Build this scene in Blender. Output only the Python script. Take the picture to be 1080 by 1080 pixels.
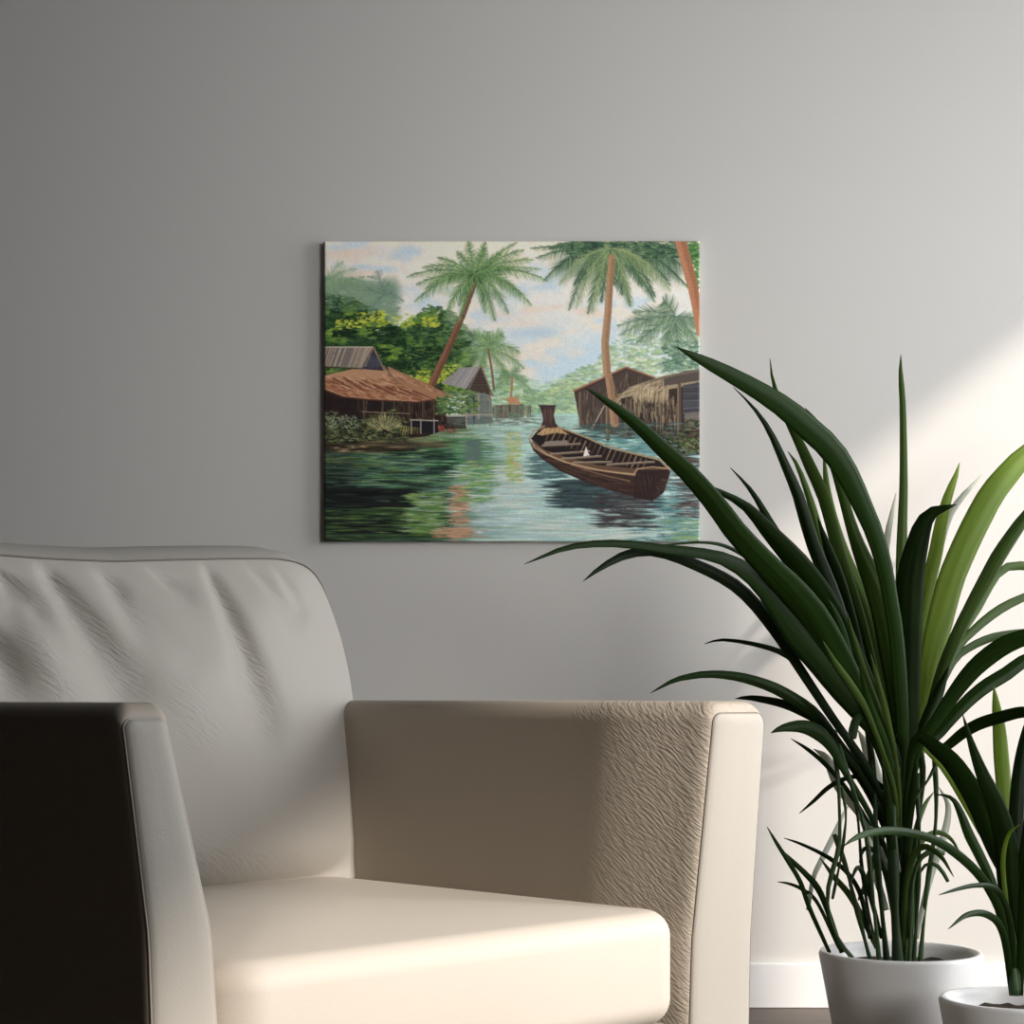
import bpy, bmesh, math, random
import numpy as np
from mathutils import Vector, Matrix

S = bpy.context.scene
for o in list(bpy.data.objects): bpy.data.objects.remove(o)
C = S.collection
R = random.Random(11)

# ================================================================ camera, world, sun, window daylight, added wall fill, exposure
CAM = Vector((0.0, -3.8, 0.622)); F_PX = 2000.0
cd = bpy.data.cameras.new('camera'); cam = bpy.data.objects.new('camera', cd); C.objects.link(cam)
cam.location = CAM; cam.rotation_euler = (math.pi/2, 0, 0)
cd.sensor_width = 36; cd.lens = 36*F_PX/1080; cd.shift_y = (735-540)/1080.0
cd.clip_start = 0.05
S.camera = cam

w = bpy.data.worlds.new('world'); S.world = w; w.use_nodes = True
w.node_tree.nodes['Background'].inputs[0].default_value = (0.72, 0.82, 1.0, 1)
w.node_tree.nodes['Background'].inputs[1].default_value = 0.6

SUN_DIR = Vector((1.15, -1.0, 0.92)).normalized()          # towards the sun
sl = bpy.data.lights.new('sun', 'SUN'); sl.energy = 3.05; sl.angle = math.radians(2.2); sl.color = (1.0, 0.90, 0.80)
so = bpy.data.objects.new('sun', sl); C.objects.link(so); so.location = (6, -4, 6)
so.rotation_euler = SUN_DIR.to_track_quat('Z', 'Y').to_euler()

def area(name, loc, target, sx, sy, power, col):
    l = bpy.data.lights.new(name, 'AREA'); l.shape = 'RECTANGLE'; l.size = sx; l.size_y = sy; l.energy = power; l.color = col
    o = bpy.data.objects.new(name, l); C.objects.link(o); o.location = loc
    o.rotation_euler = (Vector(loc)-Vector(target)).to_track_quat('Z', 'Y').to_euler(); return o
XW = 2.3                                                   # inner face of the window wall
# window openings: (y0, y1, z0, z1)
WIN = [(-1.69, -0.10, 0.40, 2.48), (-4.70, -2.80, 0.40, 2.58)]
area('daylight', (XW+0.16, -0.92, 1.42), (XW-1, -0.92, 1.35), 1.50, 2.0, 46.0, (0.97, 0.98, 1.0))
area('daylight', (XW+0.16, -3.75, 1.48), (XW-1, -3.75, 1.35), 1.85, 2.1, 27.0, (0.97, 0.98, 1.0))
fill_lamp = area('daylight', (XW+0.22, -4.05, 1.55), (0.65, 0.0, 0.95), 1.3, 1.7, 5.5, (1.0, 0.98, 0.95)); fill_lamp.data.spread = math.radians(46)  # added narrow fill lamp, aimed to brighten the middle of the back wall

vs = S.view_settings; vs.view_transform = 'Standard'; vs.look = 'None'; vs.gamma = 1; vs.use_curve_mapping = False
vs.exposure = 0.32

# ================================================================ helpers
def link(name, me, mat=None, parent=None, smooth=True):
    o = bpy.data.objects.new(name, me); C.objects.link(o)
    if mat: me.materials.append(mat)
    if smooth:
        for p in me.polygons: p.use_smooth = True
    if parent: o.parent = parent
    return o
def mesh(name, vs_, fs, mat=None, parent=None, smooth=True):
    me = bpy.data.meshes.new(name); me.from_pydata([tuple(v) for v in vs_], [], fs); me.update()
    bm = bmesh.new(); bm.from_mesh(me); bmesh.ops.recalc_face_normals(bm, faces=bm.faces); bm.to_mesh(me); bm.free()
    return link(name, me, mat, parent, smooth)
def box(name, x0, x1, y0, y1, z0, z1, mat, parent=None, bevel=0.0, seg=3):
    bm = bmesh.new(); bmesh.ops.create_cube(bm, size=1)
    for v in bm.verts: v.co = Vector(((x0+x1)/2+v.co.x*(x1-x0), (y0+y1)/2+v.co.y*(y1-y0), (z0+z1)/2+v.co.z*(z1-z0)))
    if bevel: bmesh.ops.bevel(bm, geom=bm.edges[:], offset=bevel, segments=seg, profile=0.5, affect='EDGES')
    me = bpy.data.meshes.new(name); bm.to_mesh(me); bm.free()
    return link(name, me, mat, parent, smooth=bool(bevel) and bevel > 0.004)
def tube(name, pts, rad, mat, parent=None, n=8, closed=False):
    pts = [Vector(p) for p in pts]; N = len(pts); vs_, fs = [], []
    ref = Vector((0.13, 0.21, 1)).normalized()
    prev = None
    for i, p in enumerate(pts):
        a = pts[i-1] if (i or closed) else p; b = pts[(i+1) % N] if (i < N-1 or closed) else p
        t = (b-a).normalized()
        u = (ref - t*ref.dot(t)) if prev is None else (prev - t*prev.dot(t))
        if u.length < 1e-5: u = t.orthogonal()
        u.normalize(); prev = u; v = t.cross(u); r = rad[i] if isinstance(rad, (list, tuple)) else rad
        for k in range(n):
            q = 2*math.pi*k/n; vs_.append(p+u*math.cos(q)*r+v*math.sin(q)*r)
    M = N if closed else N-1
    for i in range(M):
        for k in range(n):
            j = (i+1) % N
            fs.append((i*n+k, i*n+(k+1) % n, j*n+(k+1) % n, j*n+k))
    if not closed: fs += [tuple(range(n)), tuple((N-1)*n+k for k in range(n))]
    return mesh(name, vs_, fs, mat, parent)
def empty(name, loc, rz=0):
    o = bpy.data.objects.new(name, None); C.objects.link(o); o.location = loc; o.rotation_euler = (0, 0, rz); o.empty_display_size = 0.1
    return o
def tag(o, label=None, cat=None, group=None, kind=None):
    if label: o['label'] = label
    if cat: o['category'] = cat
    if group: o['group'] = group
    if kind: o['kind'] = kind
    return o
def struct(o): o['kind'] = 'structure'; return o
def ray(px, py): return Vector(((px-540)/F_PX, 1.0, (735-py)/F_PX))
def at(px, py, Z): return CAM + ray(px, py)*Z
def sstep(a, b, x): t = max(0, min(1, (x-a)/(b-a))); return t*t*(3-2*t)

# ---------------------------------------------------------------- materials
def new_mat(name):
    m = bpy.data.materials.new(name); m.use_nodes = True
    return m, m.node_tree.nodes, m.node_tree.links, m.node_tree.nodes['Principled BSDF']
def paint_mat(name, col, rough=0.9, bump=0.02, scale=220, var=0.02):
    m, n, l, b = new_mat(name)
    b.inputs['Roughness'].default_value = rough; b.inputs['Specular IOR Level'].default_value = 0.2
    tc = n.new('ShaderNodeTexCoord'); nz = n.new('ShaderNodeTexNoise'); nz.inputs['Scale'].default_value = scale; nz.inputs['Detail'].default_value = 4
    l.new(tc.outputs['Object'], nz.inputs['Vector'])
    bp = n.new('ShaderNodeBump'); bp.inputs['Strength'].default_value = bump; bp.inputs['Distance'].default_value = 0.002
    l.new(nz.outputs['Fac'], bp.inputs['Height']); l.new(bp.outputs['Normal'], b.inputs['Normal'])
    n2 = n.new('ShaderNodeTexNoise'); n2.inputs['Scale'].default_value = 1.7; n2.inputs['Detail'].default_value = 2
    l.new(tc.outputs['Object'], n2.inputs['Vector'])
    mx = n.new('ShaderNodeMix'); mx.data_type = 'RGBA'; l.new(n2.outputs['Fac'], mx.inputs['Factor'])
    mx.inputs['A'].default_value = (*[c*(1-var) for c in col], 1); mx.inputs['B'].default_value = (*[min(1, c*(1+var)) for c in col], 1)
    l.new(mx.outputs['Result'], b.inputs['Base Color'])
    return m
def leather_mat(name, col, grain=0.35, wrinkle=0.0, rough=0.55, rot=(0, 38, 0), sc=(95, 95, 330), mask=None):
    m, n, l, b = new_mat(name)
    b.inputs['Roughness'].default_value = rough; b.inputs['Specular IOR Level'].default_value = 0.35
    
    tc = n.new('ShaderNodeTexCoord')
    # creased grain: cells stretched along a diagonal
    mp = n.new('ShaderNodeMapping'); mp.vector_type = 'TEXTURE'; mp.inputs['Rotation'].default_value = [math.radians(q) for q in rot]; mp.inputs['Scale'].default_value = [1/q for q in sc]
    l.new(tc.outputs['Object'], mp.inputs['Vector'])
    warp = n.new('ShaderNodeTexNoise'); warp.inputs['Scale'].default_value = 18; warp.inputs['Detail'].default_value = 2
    l.new(tc.outputs['Object'], warp.inputs['Vector'])
    ad = n.new('ShaderNodeVectorMath'); ad.operation = 'MULTIPLY_ADD'
    ad.inputs[1].default_value = (3.2, 3.2, 3.2); l.new(warp.outputs['Color'], ad.inputs[0]); l.new(mp.outputs['Vector'], ad.inputs[2])
    v1 = n.new('ShaderNodeTexNoise'); v1.inputs['Scale'].default_value = 1.0; v1.inputs['Detail'].default_value = 1.5
    l.new(ad.outputs[0], v1.inputs['Vector'])
    fine = n.new('ShaderNodeTexVoronoi'); fine.inputs['Scale'].default_value = 520
    l.new(tc.outputs['Object'], fine.inputs['Vector'])
    patch = n.new('ShaderNodeTexNoise'); patch.inputs['Scale'].default_value = 6; patch.inputs['Detail'].default_value = 1
    l.new(tc.outputs['Object'], patch.inputs['Vector'])
    pr = n.new('ShaderNodeMapRange'); pr.inputs['From Min'].default_value = 0.44; pr.inputs['From Max'].default_value = 0.62
    pr.inputs['To Min'].default_value = 1-wrinkle; l.new(patch.outputs['Fac'], pr.inputs['Value'])
    mu = n.new('ShaderNodeMath'); mu.operation = 'MULTIPLY'; l.new(v1.outputs['Fac'], mu.inputs[0])
    if mask:
        an = n.new('ShaderNodeAttribute'); an.attribute_name = mask; l.new(an.outputs['Fac'], mu.inputs[1])
    else: l.new(pr.outputs['Result'], mu.inputs[1])
    b1 = n.new('ShaderNodeBump'); b1.inputs['Strength'].default_value = grain; b1.inputs['Distance'].default_value = 0.004
    l.new(mu.outputs[0], b1.inputs['Height'])
    b2 = n.new('ShaderNodeBump'); b2.inputs['Strength'].default_value = 0.12; b2.inputs['Distance'].default_value = 0.0008
    l.new(fine.outputs['Distance'], b2.inputs['Height']); l.new(b1.outputs['Normal'], b2.inputs['Normal'])
    l.new(b2.outputs['Normal'], b.inputs['Normal'])
    n2 = n.new('ShaderNodeTexNoise'); n2.inputs['Scale'].default_value = 5; n2.inputs['Detail'].default_value = 3
    l.new(tc.outputs['Object'], n2.inputs['Vector'])
    mx = n.new('ShaderNodeMix'); mx.data_type = 'RGBA'; l.new(n2.outputs['Fac'], mx.inputs['Factor'])
    mx.inputs['A'].default_value = (*[c*0.97 for c in col], 1); mx.inputs['B'].default_value = (*[min(1, c*1.03) for c in col], 1)
    l.new(mx.outputs['Result'], b.inputs['Base Color'])
    return m
def leaf_mat(name, c1, c2, trans, tw=0.4, rough=0.38):
    m, n, l, b = new_mat(name)
    b.inputs['Roughness'].default_value = 0.45; b.inputs['Specular IOR Level'].default_value = 0.16
    tc = n.new('ShaderNodeTexCoord'); oi = n.new('ShaderNodeObjectInfo')
    at_ = n.new('ShaderNodeAttribute'); at_.attribute_name = 'across'
    wv = n.new('ShaderNodeTexNoise'); wv.noise_dimensions = '2D'; wv.inputs['Scale'].default_value = 1.0; wv.inputs['Detail'].default_value = 2
    l.new(at_.outputs['Vector'], wv.inputs['Vector'])
    mx = n.new('ShaderNodeMix'); mx.data_type = 'RGBA'
    ma = n.new('ShaderNodeMath'); ma.operation = 'MULTIPLY_ADD'; ma.inputs[1].default_value = 0.5; l.new(oi.outputs['Random'], ma.inputs[0]); l.new(wv.outputs['Fac'], ma.inputs[2])
    sb = n.new('ShaderNodeMath'); sb.operation = 'SUBTRACT'; sb.use_clamp = True; l.new(ma.outputs[0], sb.inputs[0]); sb.inputs[1].default_value = 0.25
    l.new(sb.outputs[0], mx.inputs['Factor']); mx.inputs['A'].default_value = (*c1, 1); mx.inputs['B'].default_value = (*c2, 1)
    l.new(mx.outputs['Result'], b.inputs['Base Color'])
    bp = n.new('ShaderNodeBump'); bp.inputs['Strength'].default_value = 0.25; bp.inputs['Distance'].default_value = 0.001
    l.new(wv.outputs['Fac'], bp.inputs['Height']); l.new(bp.outputs['Normal'], b.inputs['Normal'])
    tr = n.new('ShaderNodeBsdfTranslucent'); tr.inputs['Color'].default_value = (*trans, 1)
    ms = n.new('ShaderNodeMixShader'); ms.inputs[0].default_value = tw
    l.new(b.outputs[0], ms.inputs[1]); l.new(tr.outputs[0], ms.inputs[2]); l.new(ms.outputs[0], n['Material Output'].inputs['Surface'])
    return m
M_WALL = paint_mat('wall_paint', (0.60, 0.582, 0.553))
M_CEIL = paint_mat('ceiling_paint', (0.20, 0.20, 0.19))
M_DARK = paint_mat('charcoal_paint', (0.02, 0.02, 0.02))
M_TRIM = paint_mat('trim_paint', (0.80, 0.79, 0.77), rough=0.5)
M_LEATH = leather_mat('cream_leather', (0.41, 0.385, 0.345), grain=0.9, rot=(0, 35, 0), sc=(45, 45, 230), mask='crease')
M_BORDER = leather_mat('cream_leather_border', (0.41, 0.385, 0.345), grain=0.05)
M_ARM = leather_mat('cream_leather_arm', (0.41, 0.357, 0.293), grain=0.6, rot=(36, 0, 0), sc=(70, 80, 340), mask='crease')
M_SEAT_SUNLIT = leather_mat('cream_leather_seat_sunlit', (0.60, 0.545, 0.47), grain=0.03, wrinkle=0.8)  # lighter than the other leather: sunlight on the seat put into its colour
M_SMOOTH = leather_mat('cream_leather_panel', (0.40, 0.374, 0.327), grain=0.03, wrinkle=0.8)
M_PIPE = leather_mat('seam_leather', (0.16, 0.135, 0.115), grain=0.05)
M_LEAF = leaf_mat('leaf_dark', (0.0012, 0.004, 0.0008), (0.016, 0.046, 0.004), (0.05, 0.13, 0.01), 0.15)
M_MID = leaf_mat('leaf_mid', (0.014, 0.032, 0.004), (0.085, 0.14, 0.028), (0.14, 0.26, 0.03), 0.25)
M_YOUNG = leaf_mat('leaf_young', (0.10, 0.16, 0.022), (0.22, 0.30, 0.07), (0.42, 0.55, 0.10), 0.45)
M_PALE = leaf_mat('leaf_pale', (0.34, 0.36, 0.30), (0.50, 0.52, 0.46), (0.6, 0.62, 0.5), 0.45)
M_STEM = leaf_mat('stem_green', (0.006, 0.014, 0.004), (0.06, 0.11, 0.04), (0.10, 0.2, 0.05), 0.12)
M_POT = paint_mat('white_ceramic', (0.78, 0.77, 0.75), rough=0.25, bump=0.005)
M_SOIL = paint_mat('soil', (0.05, 0.035, 0.025), bump=1.0, scale=90)
M_LEG = paint_mat('dark_wood', (0.06, 0.035, 0.02), rough=0.4)
# ---------------------------------------------------------------- the canvas print, painted stroke by stroke
def paint_canvas():
    import numpy as np
    SS=3; W,H=396,317
    rs=np.random.RandomState(7)
    U=lambda a,b: a+(b-a)*rs.rand()
    cv=np.zeros((H*SS,W*SS,3),np.float32)
    yy,xx=np.mgrid[0:H*SS,0:W*SS].astype(np.float32)
    xx=(xx+.5)/SS+342; yy=(yy+.5)/SS+254          # picture units, origin kept at 342,254
    def noise(fx,fy,seed,octv=3):
        r=np.random.RandomState(seed); out=np.zeros_like(xx); amp=1; tot=0
        for o in range(octv):
            nx,ny=int(W/fx)+3,int(H/fy)+3
            g=r.rand(ny,nx).astype(np.float32)
            gx=(xx-342)/fx; gy=(yy-254)/fy
            ix=gx.astype(int); iy=gy.astype(int); tx=gx-ix; ty=gy-iy
            tx=tx*tx*(3-2*tx); ty=ty*ty*(3-2*ty)
            out+=amp*((g[iy,ix]*(1-tx)+g[iy,ix+1]*tx)*(1-ty)+(g[iy+1,ix]*(1-tx)+g[iy+1,ix+1]*tx)*ty)
            tot+=amp; amp*=.55; fx=max(fx/2,.8); fy=max(fy/2,.8)
        return out/tot
    def mix(m,c):
        m=m[...,None]; cv[:]=cv*(1-m)+np.array(c,np.float32)/255*m
    def sub(x0,x1,y0,y1):
        a=max(int((x0-342)*SS)-2,0); b=min(int((x1-342)*SS)+3,W*SS)
        c=max(int((y0-254)*SS)-2,0); d=min(int((y1-254)*SS)+3,H*SS)
        if a>=b or c>=d: return None
        return slice(c,d),slice(a,b)
    def put(s,m,c):
        m=m[...,None]; cv[s]=cv[s]*(1-m)+np.array(c,np.float32)/255*m
    def poly(pts,c,a=1.0):
        xs=[p[0] for p in pts]; ys=[p[1] for p in pts]
        s=sub(min(xs),max(xs),min(ys),max(ys))
        if s is None: return
        X=xx[s]; Y=yy[s]; ins=np.zeros(X.shape,bool); n=len(pts)
        for i in range(n):
            x0,y0=pts[i]; x1,y1=pts[(i+1)%n]
            if y0==y1: continue
            ins^=((y0>Y)!=(y1>Y))&(X<(x1-x0)*(Y-y0)/(y1-y0)+x0)
        put(s,ins.astype(np.float32)*a,c)
    def st(x0,y0,x1,y1,w0,w1,c,a=1.0,soft=.25):
        m=max(w0,w1)
        s=sub(min(x0,x1)-m,max(x0,x1)+m,min(y0,y1)-m,max(y0,y1)+m)
        if s is None: return
        X=xx[s]; Y=yy[s]; dx=x1-x0; dy=y1-y0; L=dx*dx+dy*dy+1e-6
        t=np.clip(((X-x0)*dx+(Y-y0)*dy)/L,0,1)
        d=np.hypot(X-x0-t*dx,Y-y0-t*dy); w=(w0+(w1-w0)*t)/2
        put(s,np.clip((w-d)/soft+.5,0,1)*a,c)
    def path(ps,w0,w1,c,a=1.0):
        n=len(ps)-1
        for i in range(n):
            st(*ps[i],*ps[i+1],w0+(w1-w0)*i/n,w0+(w1-w0)*(i+1)/n,c,a)
    def blob(x,y,rx,ry,c,a=1.0,p=1.5):
        s=sub(x-rx*2,x+rx*2,y-ry*2,y+ry*2)
        if s is None: return
        d=((xx[s]-x)/rx)**2+((yy[s]-y)/ry)**2
        put(s,np.exp(-d**p)*a,c)
    def J(c,j=12):
        k=U(-j,j); return [max(0,min(255,v+k+U(-j/3,j/3))) for v in c]
    # sky
    g=np.clip((yy-254)/180,0,1)
    for k in range(3):
        cv[...,k]=np.interp(g,[0,.3,.6,1],[[222,216,196,190],[208,208,204,206],[190,198,204,192]][k])/255
    n1=noise(60,34,1,4); n2=noise(48,26,2,4)
    mix(np.clip((n1-.5)*4,0,1)*.75*(xx<650),(176,196,208)); mix(np.clip((n2-.54)*5,0,1)*.8,(226,206,184))
    for x,y,rx,ry,c in [(372,268,26,7,(220,190,172)),(428,266,16,10,(165,190,205)),(395,283,22,5,(168,192,204)),(362,262,14,4,(178,198,206)),(545,335,26,9,(230,200,176)),(575,305,16,6,(172,194,206)),(560,352,22,8,(160,186,204)),(595,375,34,14,(178,200,212)),(622,330,14,4,(224,192,172)),(575,325,18,4,(216,196,176)),(380,290,18,6,(214,190,170)),(590,398,30,10,(186,204,212)),(672,322,14,8,(176,200,214))]:
        for _ in range(9): blob(x+U(-.9,.9)*rx,y+U(-.9,.9)*ry,rx*U(.3,.8),ry*U(.3,.8),c,.28,1)
    # hazy far banks
    def leafmass(x0,x1,ytop,ybot,cols,n,size,a=.6,flat=.5):
        for _ in range(n):
            x=U(x0,x1); yt=ytop(x); y=yt+(ybot-yt)*rs.rand()**.9
            c=cols(x,y); s=size*U(.5,1.3)
            ang=U(-.6,.6); st(x-s*math.cos(ang),y-s*math.sin(ang)*flat,x+s*math.cos(ang),y+s*math.sin(ang)*flat,s*U(.5,1.1),s*.3,c,a)
    pick=lambda cs: J(cs[rs.randint(len(cs))],10)
    ip=lambda ps: (lambda x: float(np.interp(x,[p[0] for p in ps],[p[1] for p in ps])))
    leafmass(500,620,ip([(500,350),(540,392),(575,404),(590,398),(620,388)]),432,lambda x,y:pick([(168,190,160),(150,180,150),(186,200,150),(140,172,158)]),900,3,.35)
    leafmass(575,740,ip([(575,412),(600,396),(630,380),(655,352),(690,345),(740,340)]),440,lambda x,y:pick([(140,170,128),(166,188,130),(118,152,118),(182,196,140),(110,146,126)]),2200,3.2,.45)
    leafmass(495,575,ip([(495,365),(530,395),(575,415)]),438,lambda x,y:pick([(120,158,112),(150,180,110),(96,140,110)]),700,2.4,.5)
    leafmass(342,420,ip([(342,290),(360,296),(385,288),(408,300),(420,325)]),345,lambda x,y:pick([(132,158,140),(108,140,122),(150,172,150),(84,118,104)]),900,3,.5)
    # left forest
    for _ in range(260):
        x=U(342,492); t=float(np.interp(x,[342,370,400,415,432,455,480,496],[318,320,334,352,345,330,336,356])); y=U(t+6,410); blob(x,y,U(8,14),U(5,9),J((58,88,50) if y<350 else (36,58,34),10),.55)
    for _ in range(120): x=U(342,415); y=U(296,335); blob(x,y,U(6,12),U(4,8),J((120,144,116),10),.3)
    def fc(x,y):
        n=math.sin(x*.16+2*math.sin(y*.13))+math.sin(y*.22+x*.05)
        base=[(28,52,30),(40,70,32),(52,88,38),(34,60,44)] if n<.3 else [(92,124,44),(124,150,52),(80,116,52),(66,104,50)]
        if y<328: base=[(64,96,66),(84,116,80),(50,80,56)]+base[:1]
        if x>470 and y<360: base=[(110,136,100),(90,122,92),(128,148,104)]
        return pick(base)
    leafmass(342,496,ip([(342,310),(370,312),(385,322),(400,328),(415,345),(432,338),(455,320),(480,330),(496,350)]),412,fc,5200,2.7,.75)
    leafmass(430,490,ip([(430,345),(470,335),(490,350)]),402,lambda x,y:pick([(70,104,56),(36,62,36),(96,128,56),(54,88,60)]),900,2.4,.7)
    for x,y,rx,ry in [(370,375,18,6),(405,350,16,5),(450,372,18,8),(365,352,12,4),(430,390,14,8),(400,372,12,5)]:
        for _ in range(60): st(*(lambda a,b:(a-2.2,b,a+2.2,b+U(-1,1)))(x+U(-1,1)*rx,y+U(-1,1)*ry),1.6,.6,J((26,46,28),8),.8)
    for x,y,rx,ry in [(418,338,20,7),(392,334,14,6),(455,340,9,5),(372,342,18,5),(455,398,16,8),(476,392,14,8),(440,402,14,6)]:
        for _ in range(70): st(*(lambda a,b:(a-1.4,b,a+1.4,b+U(-.8,.8)))(x+U(-1,1)*rx,y+U(-1,1)*ry),1.5,.6,J((176,184,58),22),.75)
    # fronds
    def frond(cx,cy,ex,ey,lift,length,cols,n=34,both=1,wid=.9,a=.9,hang=.5):
        n=int(n*1.9); a=a*.72; wid=wid*.95
        mx,my=(cx+ex)/2,(cy+ey)/2-lift
        P=lambda t:((1-t)**2*cx+2*t*(1-t)*mx+t*t*ex,(1-t)**2*cy+2*t*(1-t)*my+t*t*ey)
        for i in range(n):
            t=.06+.94*i/(n-1); x,y=P(t); x2,y2=P(min(t+.03,1.03)); d=math.atan2(y2-y,x2-x)
            l=length*math.sin(math.pi*min(.97,.18+.8*t))**.7
            for sgn in (1,-1):
                if sgn==-1 and not both: continue
                an=d+sgn*U(.5,.95)
                vx,vy=math.cos(an),math.sin(an)+hang*U(.5,1); q=math.hypot(vx,vy); ll=l*U(.75,1.1)
                st(x,y,x+vx/q*ll,y+vy/q*ll,wid,wid*.25,pick(cols),a)
        for i in range(9):
            t=.12+.8*i/8; x,y=P(t); blob(x,y+length*.28,length*.36,length*.34,J(cols[1],8),.22*a)
        pr=None
        for i in range(13):
            p=P(i/12)
            if pr: st(*pr,*p,.9-.04*i,.8-.04*i,J(cols[0],6),.9)
            pr=p
    G1=[(92,128,78),(120,150,88),(70,108,68),(150,172,106),(58,92,62)]
    G2=[(66,98,74),(92,120,84),(48,76,62),(124,144,96),(40,66,56)]
    GP=[(132,158,120),(112,144,112),(160,178,124),(96,130,100)]
    for ex,ey,l in [(362,276,6),(376,284,8),(384,300,8),(372,316,4),(350,292,4),(362,288,5),(372,296,5)]: frond(343,300,ex,ey,l,9,GP,16,1,.8,.5)
    for ex,ey,l in [(385,306,3),(398,286,3),(410,300,6),(425,318,8),(390,330,4)]: frond(405,312,ex,ey,l,10,[(96,124,108),(128,152,132),(74,104,92)],18,1,.8,.5)
    for ex,ey,l in [(488,372,8),(482,388,5),(500,350,2),(530,352,4),(548,372,8),(552,388,5),(515,350,1),(505,395,3),(535,398,3)]: frond(515,366,ex,ey,l,12,[(120,150,92),(92,128,84),(152,174,100),(76,110,78)],20,1,.9,.75)
    for ex,ey,l in [(525,400,4),(556,402,4),(545,388,1),(530,390,2),(560,412,3),(520,412,2)]: frond(540,396,ex,ey,l,8,[(112,142,100),(86,120,90),(146,166,104)],14,1,.8,.7)
    path([(515,368),(519,392),(521,410)],2.2,2.4,(122,92,74)); path([(540,398),(539,420),(537,436)],2,2.6,(158,118,84))
    for ex,ey,l in [(552,418,3),(572,420,3),(562,412,2)]: frond(562,424,ex,ey,l,7,GP,12,1,.7,.5)
    for ex,ey,l in [(668,330,6),(656,352,8),(672,362,6),(700,368,6),(735,362,6),(738,338,3),(700,318,4),(652,344,6),(716,380,4)]: frond(712,334,ex,ey,l,15,[(74,104,88),(104,130,100),(52,80,72),(146,162,124),(176,188,160)],34,1,.9,.8)
    for ex,ey,l in [(690,386,3),(738,388,3),(720,372,2),(705,392,2)]: frond(722,380,ex,ey,l,8,[(96,128,110),(70,104,92),(140,160,130)],16,1,.7,.6)
    # palm one
    def trunk(ps,w0,w1,c,dk,lt):
        path(ps,w0,w1,c)
        n=len(ps)-1
        for i in range(n):
            (x0,y0),(x1,y1)=ps[i],ps[i+1]; L=math.hypot(x1-x0,y1-y0); k=int(L/1.3); ux,uy=(x1-x0)/L,(y1-y0)/L
            for j in range(k):
                t=j/k; w=w0+(w1-w0)*(i+t)/n; x=x0+(x1-x0)*t; y=y0+(y1-y0)*t
                nx,ny=-uy*w/2,ux*w/2
                if nx<0: nx,ny=-nx,-ny
                st(x+nx*.1,y+ny*.1,x+nx*.9,y+ny*.9+.4,.6,.5,J(dk,10),.75)
                st(x-nx*.9,y-ny*.9+.4,x-nx*U(.1,.5),y,.6,.4,J(lt,12),.6)
    for _ in range(26): blob(501+U(-34,34),296+U(-12,18),U(6,12),U(4,8),J((140,160,120),8),.16)
    trunk([(456,405),(466,382),(478,356),(489,330),(500,300),(504,290)],8,5,(126,84,62),(78,48,42),(156,112,82))
    for ex,ey,l,ln in [(430,292,12,9),(438,318,16,13),(472,328,14,13),(440,300,9,12),(462,272,5,8),(512,256,2,8),(494,255,1,9),(528,268,5,9),(552,264,8,10),(562,274,9,10),(576,296,16,11),(560,322,20,14),(522,338,14,12),(484,340,10,10),(512,262,1,8),(545,256,6,6)]:
        frond(501,290,ex,ey,l,ln,G1,30,1,.85,.85,.6)
    for _ in range(50): st(501+U(-7,7),289+U(-3,5),501+U(-8,8),292+U(-2,8),1.4,.6,J((60,64,42),14),.8)
    for ex,ey,l,ln in [(446,282,10,10),(450,304,12,12),(482,266,4,8),(540,284,8,11),(548,312,16,13),(536,330,16,13),(484,322,8,9),(512,330,8,10),(570,284,8,9)]:
        frond(501,289,ex,ey,l,ln,[(104,142,84),(76,112,68),(140,166,100),(52,84,54)],24,1,.8,.85,.7)
    # palm two and leaning trunk
    for _ in range(60): blob(650+U(-60,70),270+U(-12,22),U(7,13),U(5,9),J((96,120,96),10),.22)
    for ex,ey,l,ln in [(586,284,10,15),(606,300,18,17),(634,318,12,16),(656,310,10,16),(690,312,20,18),(722,300,20,18),(716,278,12,18),(598,266,6,14),(580,262,3,12)]:
        frond(645,256,ex,ey,l,ln,[(44,70,54),(72,104,76),(40,64,54),(104,130,88)],34,1,1.0,.9,.9)
    for ex,ey,l,ln in [(566,272,6,12),(574,296,20,15),(600,326,26,16),(620,330,12,15),(588,258,4,12),(560,262,2,9),(664,322,14,14),(676,300,14,16),(706,300,20,18),(738,292,16,16),(726,268,6,16),(700,262,2,14),(648,300,6,12),(612,262,2,14),(738,262,2,14),(690,318,14,12)]:
        frond(643,258,ex,ey,l,ln,G2,36,1,.95,.9,.75)
    leafmass(604,738,lambda x:254,272,lambda x,y:pick(G2),700,2.6,.7)
    for ex,ey,l,ln in [(590,300,18,14),(608,324,22,15),(690,296,18,16),(666,322,16,15),(706,306,22,17),(624,330,14,14)]: frond(643,262,ex,ey,l,ln,[(136,152,100),(100,124,84),(160,170,124)],30,1,.7,.85,.75)
    trunk([(648,446),(645,420),(640,392),(638,362),(641,330),(643,300),(645,272)],9,7,(158,122,90),(120,84,64),(186,152,112))
    leafmass(725,738,lambda x:254,305,lambda x,y:pick([(84,126,66),(60,100,58),(110,146,80)]),240,2.4,.8)
    trunk([(716,250),(723,275),(730,300),(735,325),(739,350)],12,10,(168,112,80),(112,74,58),(190,136,100))
    leafmass(700,738,lambda x:360,392,lambda x,y:pick([(90,124,104),(66,98,86),(130,154,120)]),260,2.2,.6)
    # water
    wm=(yy>np.where(xx<470,452,np.where(xx<560,446,436))+0*xx)&(yy>=430)
    wl=np.clip((xx-342)/396,0,1)
    nw=noise(40,3.2,11,3); nw2=noise(90,7,12,3)
    wcol=np.zeros_like(cv)
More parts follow.
